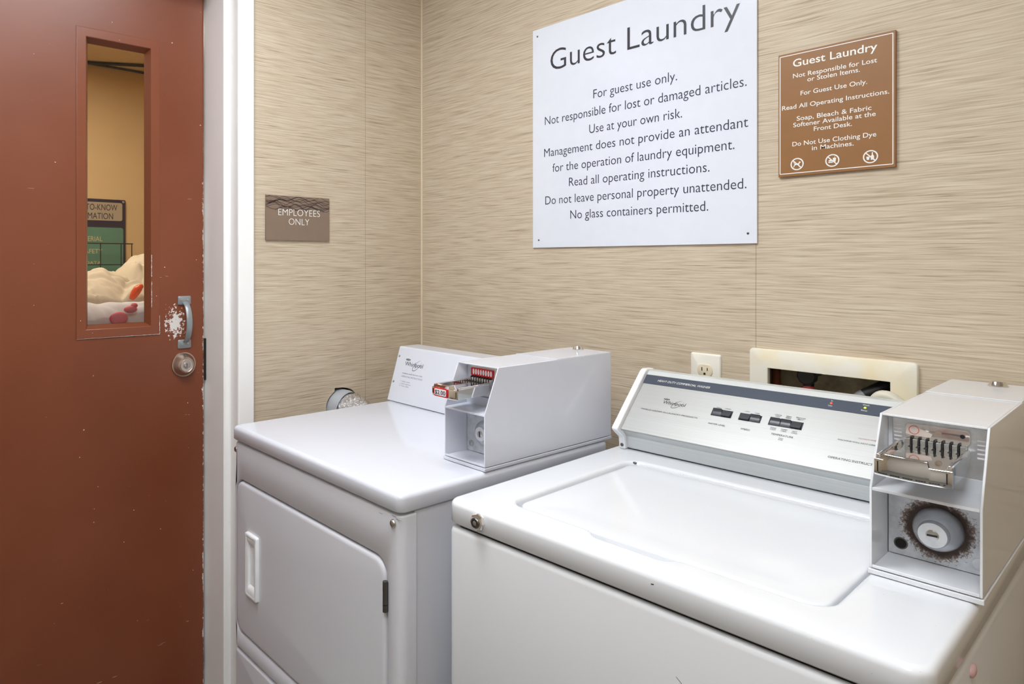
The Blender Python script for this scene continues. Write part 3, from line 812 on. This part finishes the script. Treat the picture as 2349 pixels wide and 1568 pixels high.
# switches
def switch(x0, x1, n, pressed):
    s = slab(x0, x1, 0.0720, 0.0885, 0.0, 0.0012).build('rocker_switch', M['black'], con)
    w = (x1 - x0 - 0.003) / n
    for i in range(n):
        a, b = x0 + 0.0015 + i * w + 0.0004, x0 + 0.0015 + (i + 1) * w - 0.0004
        hi, lo = (0.0055, 0.0018) if i == pressed else (0.0018, 0.0058)
        pts = []
        m = MB()
        prof = [(0.0732, 0.0008), (0.0732, hi), (0.0790, hi * 0.55 + lo * 0.1), (0.0830, (hi + lo) * 0.36), (0.0873, lo), (0.0873, 0.0008)]
        m.loft([[on_panel(x, t, l) for t, l in prof] for x in (a, b)])
        m.build('rocker', M['switch'], s, bevel=0.0006)
switch(0.1977, 0.2370, 2, 1); switch(0.2508, 0.2908, 2, 0); switch(0.3052, 0.3625, 3, 2)
for x, mt in ((0.3952, 'led_red'), (0.4479, 'led_green')):
    MB().lathe([(0.0023, 0), (0.0021, 0.001), (0.0011, 0.0015)], on_panel(x, 0.1403, 0.0007), pn_, 18).build('indicator_light', M[mt], con)
wh, bk, rd = M['ink_white'], M['ink_black'], M['ink_red']
PA = dict(o=PO, ex=EX, ez=pd, en=pn_)
def pt_(ink, s, x0, x1, t, cap, bold=0.0, lean=0.0, mid=None, lift=0.0010):
    mb = MB(); text(mb, s, x0, x1, t - cap / 2, cap, PO, EX, pd, pn_, bold, lean, lift, 1.0, mid)
    mb.build('caption', ink, con, smooth=False)
pt_(wh, 'HEAVY DUTY COMMERCIAL WASHER', 0.0605, 0.1745, 0.1376, 0.0052, 0.0, 0.25)
for s_, x, t in (('In', 0.3954, 0.1459), ('Use', 0.3948, 0.1347), ('Wash', 0.4483, 0.1463), ('Rinse', 0.4478, 0.1343)): pt_(wh, s_, 0, 0, t, 0.0030, 0.0, 0, x, 0.0013)
wm = MB(); ox, oz, a_ = wordmark(wm, 0.0928, 0.1411, 0.0808, 0.0080, tuple(PO + pn_ * 0.0006), pd, pn_, True, 0.0, 0.15); wm.build('brand_lettering', bk, con, smooth=False)
pt_(bk, 'WORLD LEADER IN LAUNDRY PRODUCTS', 0.0525, 0.1756, 0.0592, 0.0034)
for s_, x, t, c in (('SMALL', 0.2085, 0.0921, 0.0025), ('LARGE', 0.2259, 0.0926, 0.0025), ('LOW', 0.2623, 0.0936, 0.0025), ('HIGH', 0.2808, 0.0931, 0.0025),
                    ('COLOR', 0.3172, 0.0968, 0.0025), ('FAST', 0.3172, 0.0932, 0.0025), ('PERM', 0.3354, 0.0970, 0.0025), ('PRESS', 0.3354, 0.0934, 0.0025), ('REGULAR', 0.3556, 0.0977, 0.0025), ('HEAVY', 0.3556, 0.0940, 0.0025),
                    ('COLD', 0.3164, 0.0668, 0.0025), ('COLD', 0.3164, 0.0632, 0.0025), ('WARM', 0.3348, 0.0668, 0.0025), ('COLD', 0.3348, 0.0632, 0.0025), ('HOT', 0.3529, 0.0665, 0.0025), ('COLD', 0.3529, 0.0629, 0.0025),
                    ('WASH', 0.3347, 0.0467, 0.0020), ('RINSE', 0.3347, 0.0436, 0.0020)): pt_(bk, s_, 0, 0, t, c, 0.0, 0, x, 0.0012)
pt_(bk, 'WATER LEVEL', 0.1990, 0.2330, 0.0525, 0.0034); pt_(bk, 'SPEED', 0.2618, 0.2788, 0.0528, 0.0034)
pt_(bk, 'TEMPERATURE', 0.3160, 0.3535, 0.0534, 0.0036)
pt_(bk, 'MACHINE WILL NOT OPERATE', 0.4220, 0.4880, 0.0660, 0.0026); pt_(bk, 'OPERATING INSTRUCTIONS', 0.4152, 0.4950, 0.0276, 0.0042)
pt_(rd, 'DO NOT OVERLOAD', 0.4512, 0.4900, 0.0753, 0.0024)
em = MB()
for k in (-0.45, 0.0, 0.45): ring(em, (ox + k * a_, oz), a_ * 0.17, a_ * 0.10, PO, EX, pd, pn_, 0.0013, 20)
em.build('emblem_detail', M['brushed'], con, smooth=False)
# coin box of the washer
WV = vault('rust_stained_vault_plate', 0.6125, 0.970, True)
cb, vd = coin_box(WA, 0.5555, 0.6685, 0.212, 0.9225, 1.026, 0.257, 1.115, 0.657, 0.283, M['enamel_warm'], 0.485, (0.622, 0.622), WV, (0.6135, 0.971, 1.0, 1.05))
for x, z, r in ((0.573, 0.9405, 0.0072), (0.6545, 0.9385, 0.0072)):
    MB().lathe([(r + 0.0006, 0), (r + 0.0006, 0.0006), (r, 0.0008), (r, 0.0003)], (x, 0.2809, z), (0, -1, 0), 24).build('vault_hole', M['dark_steel'] if x < 0.6 else M['galv'], vd)
    if x < 0.6: MB().lathe([(r * 0.86, 0), (r * 0.86, 0.001)], (x, 0.2809, z), (0, -1, 0), 24).build('vault_hole', M['shadow_gap'], vd)
bz = MB().box(0.564, 0.6645, 0.2795, 0.2825, 1.036, 1.108).build('bezel_plate', M['galv'], WA, bevel=0.0008)
MB().prism(rrect(0.5785, 0.6460, 1.084, 1.1035, 0.005, 5), 'y', 0.2765, 0.2796).build('slide_faceplate', M['chrome'], bz, bevel=0.0006)
sl, fp, fy = coin_slide(WA, 0.5735, 0.6475, 0.168, 0.279, 1.0765, 1.0555, 7, 0.5865, 0.6355)
st = MB().prism([(0.5795, 1.0895), (0.5810, 1.1022), (0.5865, 1.1022), (0.6080, 1.0925), (0.6060, 1.0880), (0.585, 1.0880)], 'y', 0.2757, 0.2766).build('faded_sticker', simple('faded_pink_sticker', rgb(226, 210, 204), 0.4), bz)
rs = MB(); ring(rs, (0.5885, 1.0952), 0.0058, 0.0048, (0, 0.2757, 0), EX, (0, 0, 1), (0, -1, 0), 0.0002, 28)
rs.build('sticker_ring', simple('faded_red_print', rgb(206, 120, 100), 0.4), bz, smooth=False)
MB().lathe([(0.0036, 0), (0.0036, 0.0014), (0.0022, 0.0016)], (0.6140, 0.2766, 1.0955), (0, -1, 0), 18).build('rivet', M['satin_nickel'], bz)
MB().lathe([(0.0026, 0), (0.0026, 0.0004)], (0.6385, 0.2766, 1.0955), (0, -1, 0), 18).build('key_hole', M['black'], bz)
for i in range(5):
    MB().box(0.566, 0.5745, 0.2788, 0.2796, 1.078 + i * 0.005, 1.0797 + i * 0.005).build('embossed_rib', M['label_white'], bz)
    MB().box(0.6525, 0.6605, 0.2788, 0.2796, 1.070 + i * 0.0055, 1.0718 + i * 0.0055).build('embossed_rib', M['label_white'], bz)

# wad of gum stuck on the washer's right side
gp = WA.matrix_basis @ Vector((WX + 0.0012, 0.177, 0.851))
gm = MB().ball((0, 0, 0), (0.0035, 0.0105, 0.0075), 14, 10).build('chewing_gum', M['gum'])
gm.location = gp; tag(gm, 'pink wad of gum stuck on the right side of the washer', 'gum')

# ------------------------------------------------------------------ signs
def board(name, label, origin, ex, en, w, h, t, mat, bev=0.0008, r=0.0):
    """empty at the lower middle of the board, parts in world coordinates below it"""
    e = empty(name, (0, 0, 0)); tag(e, label, 'sign')
    o, ex, en = Vector(origin), Vector(ex), Vector(en); up = Vector((0, 0, 1))
    loop = rrect(0, w, -h, 0, max(r, 0.0003), 4)
    MB().loft([[tuple(o + ex * p[0] + up * p[1] + en * d) for p in loop] for d in (0.0, t)]).build('sign_board', mat, e, bevel=bev)
    return e, o + en * t
BX, BN, UP = (1, 0, 0), (0, -1, 0), (0, 0, 1)
# big white sign
S1, o = board('laundry_rules_sign', 'large glossy white board of dark rules screwed on the back wall', (0.483, -0.0008, 1.962), BX, BN, 0.609, 0.607, 0.004, M['sign_white'])
m = MB(); text(m, 'Guest Laundry', 0.0620, 0.5740, -0.1253, 0.0555, o, BX, UP, BN, -0.008)
m.build('heading', M['ink_dark'], S1, smooth=False)
m = MB()
for s_, a, b, y in (('For guest use only.', 0.2005, 0.4298, 0.2255), ('Not responsible for lost or damaged articles.', 0.043, 0.588, 0.2700), ('Use at your own risk.', 0.188, 0.442, 0.3137), ('Management does not provide an attendant', 0.0402, 0.5912, 0.3578),
                    ('for the operation of laundry equipment.', 0.0690, 0.5621, 0.4018), ('Read all operating instructions.', 0.1238, 0.5067, 0.4450), ('Do not leave personal property unattended.', 0.0442, 0.5875, 0.4889), ('No glass containers permitted.', 0.1281, 0.5037, 0.5320)):
    m = MB(); text(m, s_, a, b, -y, 0.0224, o, BX, UP, BN, -0.006)
    m.build('text_line', M['ink'], S1, smooth=False)
for x, y in ((0.0165, 0.0196), (0.021, 0.5861), (0.5906, 0.5856), (0.5920, 0.0190)):
    MB().lathe([(0.0026, 0), (0.0024, 0.0008), (0.001, 0.0012)], o + Vector((x, 0, -y)), BN, 14).build('screw', M['dark_steel'], S1)
# brown sign
S2, o = board('laundry_notice_sign', 'small brown plaque with white lettering and three ban symbols right of the white board', (1.136, -0.0008, 1.7412), BX, BN, 0.2035, 0.2512, 0.006, M['sign_brown'])
m = MB(); bd = 0.0016
for p in ([(0.0034, -0.005), (0.1995, -0.005)], [(0.1995, -0.005), (0.1995, -0.2455)], [(0.1995, -0.2455), (0.0034, -0.2455)], [(0.0034, -0.2455), (0.0034, -0.005)]):
    ribbon(m, p, bd, o, BX, UP, BN)
m.build('border_line', M['ink_white'], S2, smooth=False)
m = MB(); text(m, 'Guest Laundry', 0.0282, 0.1750, -0.0302, 0.0150, o, BX, UP, BN, 0.010); m.build('heading', M['ink_white'], S2, smooth=False)
m = MB()
for s_, a, b, y in (('Not Responsible for Lost', 0.0282, 0.1746, 0.0528), ('or Stolen Items.', 0.0549, 0.1466, 0.0647), ('For Guest Use Only.', 0.0425, 0.1587, 0.0901), ('Read All Operating Instructions.', 0.0073, 0.1938, 0.1149), ('Soap, Bleach & Fabric', 0.0352, 0.1656, 0.1402),
                    ('Softener Available at the', 0.0286, 0.1724, 0.1525), ('Front Desk.', 0.0668, 0.1333, 0.1654), ('Do Not Use Clothing Dye', 0.0270, 0.1733, 0.1909), ('in Machines.', 0.0634, 0.1363, 0.2032)):
    m = MB(); text(m, s_, a, b, -y, 0.0088, o, BX, UP, BN, 0.007)
    m.build('text_line', M['ink_white'], S2, smooth=False)
def icon(cx, cz, kind):
    m = MB(); r = 0.0124
    ring(m, (cx, cz), r, r - 0.0023, o, BX, UP, BN, 0.0006, 40)
    d = r * 0.68
    ribbon(m, [(cx - d, cz + d), (cx + d, cz - d)], 0.0020, o, BX, UP, BN, 0.0007)
    def P(pts, k=0.001): flat(m, [(cx + a * k, cz + b * k) for a, b in pts], o, BX, UP, BN, 0.0005)
    if kind == 0:      # animal
        P([(-6, -1.5), (-4.2, 1.2), (2.5, 1.6), (4.0, 5.0), (6.4, 4.2), (7.0, 2.6), (5.0, 1.8), (3.6, -1.6), (-4, -1.8)])
        P([(-5.6, -1.5), (-7.4, -6), (-6, -6.2), (-3.6, -1.6)]); P([(2.0, -1.5), (4.0, -6.6), (5.4, -6.2), (3.8, -1.5)]); P([(-5.4, 0.8), (-7.2, 4.6), (-6.4, 4.8), (-4.2, 1.2)])
    elif kind == 1:    # burger and cup
        P([(-7, -2.2), (-7, -4.4), (1, -4.4), (1, -2.2)]); P([(-7, -1.4), (-6, 1.2), (-3, 2.0), (0, 1.2), (1, -1.4)])
        P([(0.6, 5.0), (6.8, 5.0), (5.8, -3.0), (1.8, -3.0)]); P([(3.2, 5.0), (4.2, 8.0), (5.0, 8.0), (4.0, 5.0)])
    else:              # bottle and glass
        P([(2.0, 8.0), (4.0, 8.0), (4.0, 3.6), (5.8, 1.0), (5.8, -6.0), (0.4, -6.0), (0.4, 1.0), (2.0, 3.6)]); P([(-7.0, 0.6), (-1.2, 0.6), (-2.2, -5.6), (-6.0, -5.6)])
    return m.build('ban_symbol', M['ink_white'], S2, smooth=False)
icon(0.0360, -0.2278, 0); icon(0.0998, -0.2278, 1); icon(0.1640, -0.2280, 2)
# employees plaque on the left wall: letters run along +y
LX, LN = (0, 1, 0), (1, 0, 0)
S3, o = board('employees_only_sign', 'taupe plaque with a band of wavy lines beside the door frame', (0.0008, -0.5855, 1.5062), LX, LN, 0.2135, 0.1285, 0.005, M['sign_taupe'])
m = MB()
text(m, 'EMPLOYEES', 0.0394, 0.1795, -0.0570, 0.0186, o, LX, UP, LN, -0.012); text(m, 'ONLY', 0.0735, 0.1425, -0.0832, 0.0182, o, LX, UP, LN, -0.012)
m.build('lettering', M['ink_white'], S3, smooth=False)
m = MB(); R_ = random.Random(11)
for k in range(13):
    a0 = R_.uniform(0, 2 * PI); f_ = R_.uniform(60, 95); base = 0.004 + 0.0026 * k + R_.uniform(-0.002, 0.002); am = R_.uniform(0.0040, 0.0075); sl_ = R_.uniform(-0.02, 0.05); seg = []
    for i in range(81):
        x = 0.2125 * i / 80
        zz = -(base + am * math.sin(f_ * x + a0) + am * 0.4 * math.sin(f_ * 0.43 * x + 2 * a0) + sl_ * x)
        if zz < -0.0015 and zz > -0.0425:
            seg.append((x, zz))
        else:
            if len(seg) > 3: ribbon(m, seg, 0.0011, o, LX, UP, LN, 0.0003)
            seg = []
    if len(seg) > 3: ribbon(m, seg, 0.0011, o, LX, UP, LN, 0.0003)
m.build('wave_pattern', M['wave_ink'], S3, smooth=False)
m = MB()
for k in range(14):
    if k == 9: continue
    for i in range(2):
        for j in range(3):
            if (k * 7 + i * 5 + j * 3) % 4 < 2: m.ball(tuple(o + Vector(LX) * (0.068 + k * 0.0062 + i * 0.0024) + Vector((0, 0, -0.094 - j * 0.0024))), (0.0006, 0.0008, 0.0008), 8, 6)
m.build('braille_dots', M['sign_taupe'], S3)

# ------------------------------------------------------------------ outlet and laundry box on the back wall
OUT = empty('wall_outlet', (0.9800, 0, 1.053)); tag(OUT, 'almond duplex outlet plate on the wall behind the washer', 'outlet')
lo = lambda i, y: y_(rrect(-0.0345 + i, 0.0345 - i, -0.057 + i, 0.057 - i, 0.004, 4), y)
MB().loft([lo(0, 0.0), lo(0, -0.003), lo(0.0015, -0.0052), lo(0.003, -0.0060)]).build('cover_plate', M['almond'], OUT)
for zc in (0.0195, -0.0195):
    pts = []
    for i in range(40):
        a = 2 * PI * i / 40; pts.append((0.0172 * math.cos(a), zc + max(-0.0135, min(0.0135, 0.0172 * math.sin(a)))))
    rc = MB().loft([y_(pts, -0.0055), y_(pts, -0.0078), y_([(p[0] * 0.95, zc + (p[1] - zc) * 0.95) for p in pts], -0.0084)]).build('receptacle', M['ivory'], OUT)
    s = MB().box(-0.0072, -0.0052, -0.0087, -0.0083, zc - 0.001, zc + 0.0072).box(0.0054, 0.0072, -0.0087, -0.0083, zc - 0.0002, zc + 0.0066)
    s.prism([(-0.0025, zc - 0.0095), (0.0025, zc - 0.0095), (0.0025, zc - 0.0062), (0.0012, zc - 0.0046), (-0.0012, zc - 0.0046), (-0.0025, zc - 0.0062)], 'y', -0.0087, -0.0083)
    s.build('socket_slot', M['black'], rc, smooth=False)
MB().lathe([(0.003, 0), (0.0026, 0.001)], (0, -0.006, 0), (0, -1, 0), 14).build('screw', M['ivory'], OUT)

BOX = empty('washer_outlet_box', (0, 0, 0)); tag(BOX, 'yellowed white plastic supply box set in the wall behind the washer', 'outlet box')
f = MB()
OO = rrect(1.078, 1.3735, 0.93, 1.1335, 0.008, 5); II = rrect(1.1155, 1.3315, 0.975, 1.0945, 0.0015, 5)
def sc_(l, k): 
    cx, cz = 1.2258, 1.0318
    return [(cx + (p[0] - cx) * k, cz + (p[1] - cz) * k) for p in l]
f.loft([y_(OO, 0.0), y_(OO, -0.0065), y_(sc_(OO, 0.992), -0.0085), y_(sc_(OO, 0.985), -0.009), y_(sc_(II, 1.01), -0.009), y_(II, -0.0078), y_(II, 0.001)], False, False)
f.build('cover_frame', M['box_frame'], BOX, angle=40)
f = MB()   # open-fronted recess
f.box(1.092, 1.36, 0.088, 0.092, 0.967, 1.12); f.box(1.092, 1.096, 0.0, 0.088, 0.967, 1.12); f.box(1.356, 1.36, 0.0, 0.088, 0.967, 1.12)
f.box(1.096, 1.356, 0.0, 0.088, 0.967, 0.971); f.box(1.096, 1.356, 0.0, 0.088, 1.116, 1.12)
f.build('recess', M['box_inside'], BOX, smooth=False)
MB().tube([(1.106, 0.055, 0.972), (1.106, 0.055, 1.115)], 0.0085, 14).build('stub_pipe', M['rust_wood'], BOX)
vl = MB().tube([(1.176, 0.086, 1.086), (1.176, 0.040, 1.086)], 0.010, 14)
vl.lathe([(0.017, -0.006), (0.019, -0.003), (0.019, 0.006), (0.016, 0.009)], (1.176, 0.034, 1.082), (0, -1, 0), 10)
vl.tube([(1.176, 0.040, 1.08), (1.176, 0.038, 1.055)], 0.010, 14)
vl.build('hot_valve', M['black'], BOX)
cv = MB().tube([(1.325, 0.086, 1.092), (1.325, 0.045, 1.088)], 0.012, 14)
cv.build('cold_valve', M['copper'], BOX)
rng = MB().tube([(1.320 + 0.012 * math.cos(a) * 0.5, 0.035 + 0.004 * math.sin(a), 1.086 + 0.014 * math.sin(a)) for a in [2 * PI * i / 24 for i in range(25)]], 0.0014, 8)
rng.build('clamp_ring', M['copper'], BOX)
def bez(a, b, c, d, n=18):
    A, B, C_, D_ = map(Vector, (a, b, c, d))
    return [tuple(A * (1 - t) ** 3 + B * 3 * t * (1 - t) ** 2 + C_ * 3 * t * t * (1 - t) + D_ * t ** 3) for t in [i / n for i in range(n + 1)]]
h = MB().tube(bez((1.176, 0.0375, 1.060), (1.176, 0.035, 1.02), (1.175, 0.02, 0.985), (1.172, -0.022, 0.93)), 0.0105, 14).build('supply_hose', M['red_hose'])
tag(h, 'red rubber hose hanging from the left valve in the wall box', 'hose')
ch = empty('supply_hose', (0, 0, 0)); tag(ch, 'black rubber hose with grey sleeve slanting from the right valve in the wall box', 'hose')
MB().tube(bez((1.322, 0.046, 1.088), (1.314, 0.03, 1.082), (1.298, 0.025, 1.070), (1.279, 0.020, 1.058)), 0.012, 14).build('hose_neck', M['rubber'], ch)
MB().tube(bez((1.2815, 0.0205, 1.0595), (1.262, 0.010, 1.045), (1.245, 0.0, 1.01), (1.235, -0.022, 0.93)), 0.0125, 14).build('hose_sleeve', M['grey_hose'], ch)
h = MB().tube(bez((1.300, -0.012, 0.97), (1.298, -0.022, 1.098), (1.335, -0.022, 1.085), (1.375, -0.022, 1.03), 26) + [(1.385, -0.022, 0.97), (1.388, -0.022, 0.90)], 0.0105, 14).build('drain_hose', M['white_hose'])
tag(h, 'milky white drain hose arching out of the wall box', 'hose')

# ------------------------------------------------------------------ dryer duct in the left wall
VD = empty('dryer_duct', (0, 0, 0)); tag(VD, 'crumpled silver foil duct coming out of a torn hole above the dryer', 'duct')
MB().tube([(-0.12, -0.324, 0.868), (-0.03, -0.322, 0.868), (0.010, -0.320, 0.868), (0.022, -0.317, 0.866)], [0.0565, 0.0565, 0.0560, 0.0535], 36, False).build('collar', simple('pale_grey_sleeve', rgb(186, 192, 200), 0.4, 0.3), VD)
path = bez((-0.005, -0.318, 0.866), (0.055, -0.312, 0.870), (0.092, -0.300, 0.85), (0.094, -0.290, 0.76), 30) + [(0.094, -0.285, 0.70), (0.094, -0.28, 0.62)]
fo = MB().tube(path, [0.0515 + 0.0018 * math.sin(i * 2.1) for i in range(len(path))], 28)
fo.v = [tuple(Vector(p) + mnoise.noise_vector(Vector(p) * 60) * 0.0025) for p in fo.v]
fo.build('foil_hose', M['foil'], VD, angle=80)
MB().solid([(-0.39, 0.80), (-0.25, 0.80), (-0.25, 0.95), (-0.39, 0.95)], [[(-0.322 + 0.057 * math.cos(2 * PI * i / 28), 0.868 + 0.057 * math.sin(2 * PI * i / 28)) for i in range(28)]],
           lambda u, v, d: (d, u, v), -0.03, -0.035).build('hole_shade_sheet', M['shadow_gap'], VD, smooth=False)  # dark sheet painting the shade around the duct collar

# ------------------------------------------------------------------ seen through the door window
RT = empty('information_station', (FAR, -0.555, 1.0)); tag(RT, 'navy and green information board with wire basket on the far wall', 'sign')
def rel(mb): 
    mb.v = [(p[0] - FAR, p[1] + 0.555, p[2] - 1.0) for p in mb.v]; return mb
ro = Vector((FAR + 0.012, 0, 0))
rel(MB().loft([[(FAR + d, p[0], p[1]) for p in rrect(-0.725, -0.386, 1.10, 1.632, 0.006, 4)] for d in (0.002, 0.012)])).build('sign_board', M['navy_board'], RT)
rel(MB().loft([[(FAR + d, p[0], p[1]) for p in rrect(-0.708, -0.402, 1.524, 1.616, 0.010, 5)] for d in (0.011, 0.013)])).build('heading_panel', M['rtk_panel'], RT)
rel(MB().loft([[(FAR + d, p[0], p[1]) for p in rrect(-0.713, -0.397, 1.13, 1.489, 0.012, 5)] for d in (0.011, 0.013)])).build('body_panel', M['green_board'], RT)
m = MB(); ro = (FAR + 0.0132, 0, 0)
for s_, a, b, z in (('RIGHT-TO-KNOW', -0.676, -0.427, 1.5755), ('INFORMATION', -0.664, -0.448, 1.5315)):
    m = MB(); text(m, s_, a, b, z, 0.0300, ro, LX, UP, LN, 0.0)
    rel(m).build('heading', M['navy_board'], RT, smooth=False)
m = MB()
for s_, a, b, z, c in (('MATERIAL', -0.628, -0.500, 1.4195, 0.024), ('SAFETY', -0.598, -0.500, 1.358, 0.022), ('DATA', -0.580, -0.506, 1.303, 0.016)):
    m = MB(); text(m, s_, a, b, z, c, ro, LX, UP, LN, 0.006)
    rel(m).build('text_line', M['gold_ink'], RT, smooth=False)
m = MB()
for z in (1.407, 1.301, 1.20): m.tube([(FAR + 0.075, -0.735, z), (FAR + 0.075, -0.368, z)], 0.0026, 8)
for y in (-0.725, -0.625, -0.526, -0.427, -0.374): m.tube([(FAR + 0.075, y, 1.408), (FAR + 0.075, y, 1.12)], 0.0026, 8)
for y in (-0.735, -0.374): 
    m.tube([(FAR + 0.010, y, 1.407), (FAR + 0.075, y, 1.407)], 0.0026, 8); m.tube([(FAR + 0.010, y, 1.20), (FAR + 0.075, y, 1.20)], 0.0026, 8)
rel(m).build('wire_basket', M['wire_black'], RT)
for y in (-0.397, -0.714):
    rel(MB().lathe([(0.0065, 0), (0.006, 0.0015), (0.003, 0.0025)], (FAR + 0.012, y, 1.622), LN, 16)).build('screw', M['steel'], RT)
streak = MB().tube([(FAR + 0.008, y, 2.304 + 0.0015 * math.sin(9 * y)) for y in [-1.6 + 0.05 * i for i in range(31)]], 0.0055, 8).build('ceiling_streak', M['wire_black'])  # dark tube added as the shade line where wall meets ceiling
tag(streak, 'dark cable standing in for the shadow gap along the top of the far wall', 'streak')
streak = MB().tube([(FAR + 0.020 + (0.0 if y < -0.58 else 0.50 * (y + 0.58)), y, 2.3035) for y in [-1.6 + 0.04 * i for i in range(36)]], 0.008, 8).build('ceiling_streak', M['wire_black'])  # dark tube added in place of a shadowy line on the ceiling
tag(streak, 'thicker dark cable standing in for a shadowed crack slanting across the ceiling', 'streak')

# linen cart with a heap of bedding
CT = empty('linen_cart', (-1.0, -0.75, 0)); tag(CT, 'grey linen cart under the heap of bedding behind the door', 'cart')
MB().box(-0.42, 0.42, -0.40, 0.40, 0.16, 0.86).build('bin', M['cart'], CT, bevel=0.02)
for a in (-0.34, 0.34):
    for b in (-0.32, 0.32): MB().lathe([(0.05, -0.015), (0.06, -0.01), (0.06, 0.01), (0.05, 0.015)], (a, b, 0.06), (0, 1, 0), 20).box(a - 0.02, a + 0.02, b - 0.025, b + 0.025, 0.10, 0.165).build('caster', M['black'], CT)
def heap(name, mat, label, xr, yr, base, lobes, fold, seed, n=90):
    m = MB(); vs = []; fs = []
    for i in range(n + 1):
        for j in range(n + 1):
            x = xr[0] + (xr[1] - xr[0]) * i / n; y = yr[0] + (yr[1] - yr[0]) * j / n
            h = 0.0
            for cx, cy, rx, ry, hh in lobes:
                d2 = ((x - cx) / rx) ** 2 + ((y - cy) / ry) ** 2
                if d2 < 1: 
                    q = hh * (1 - d2) ** 0.34
                    h = max(h, q) + 0.06 * min(h, q)
            w = mnoise.noise_vector(Vector((x * 5, y * 5, seed))) * 0.10
            r1 = abs(mnoise.noise(Vector(((x + w.x) * 7, (y + w.y) * 10, seed + 4)))) * 2.4 - 0.55
            r2 = abs(mnoise.noise(Vector(((x + w.y) * 22, (y + w.x) * 15, seed + 9)))) * 2.4 - 0.5
            edge = min(1, 8 * min(i, j, n - i, n - j) / n)
            h += (fold * r1 + fold * 0.45 * r2) * min(1, h / 0.08) * edge
            vs.append((x, y, base + max(0.0, h * edge)))
    for i in range(n):
        for j in range(n):
            a = i * (n + 1) + j; fs.append((a, a + n + 1, a + n + 2, a + 1))
    rim = [i * (n + 1) for i in range(n + 1)] + [n * (n + 1) + j for j in range(1, n + 1)] + [i * (n + 1) + n for i in range(n - 1, -1, -1)] + [j for j in range(n - 1, 0, -1)]
    fs.append(tuple(rim)); m.add(vs, fs)
    o = m.build(name, mat, angle=180); return tag(o, label, 'bedding')
heap('comforter', M['comforter'], 'rumpled cream comforter heaped on the cart behind the door', (-1.36, -0.72), (-1.10, -0.36), 0.862,
     [(-1.12, -0.545, 0.24, 0.185, 0.485), (-0.98, -0.82, 0.26, 0.22, 0.415), (-0.86, -0.60, 0.16, 0.24, 0.365)], 0.026, 3.1, 150)
heap('reflection_sheet', M['sheet'], 'crumpled white sheet standing in for the reflection low in the door glass', (-0.715, -0.585), (-1.12, -0.38), 0.862,
     [(-0.65, -0.75, 0.085, 0.46, 0.322)], 0.011, 7.7, 110)  # white heap modelled in place of a reflection in the window pane
m = MB().tube(bez((-0.70, -0.735, 1.185), (-0.70, -0.72, 1.21), (-0.70, -0.71, 1.225), (-0.70, -0.695, 1.232), 8), [0.008, 0.012, 0.014, 0.015, 0.015, 0.014, 0.012, 0.009, 0.006], 10).build('tag_strap', M['orange_plastic'])
tag(m, 'orange-red strap lying on the cream comforter', 'strap')
m = MB().ball((-0.574, -0.815, 1.130), (0.010, 0.030, 0.022), 18, 12)
m.ball((-0.581, -0.775, 1.158), (0.010, 0.022, 0.012), 14, 10); m.ball((-0.584, -0.762, 1.170), (0.008, 0.012, 0.009), 12, 8)
m = m.build('red_cloth', M['pink_red']); tag(m, 'pinkish red cloth bunched on the white stand-in sheet', 'cloth')
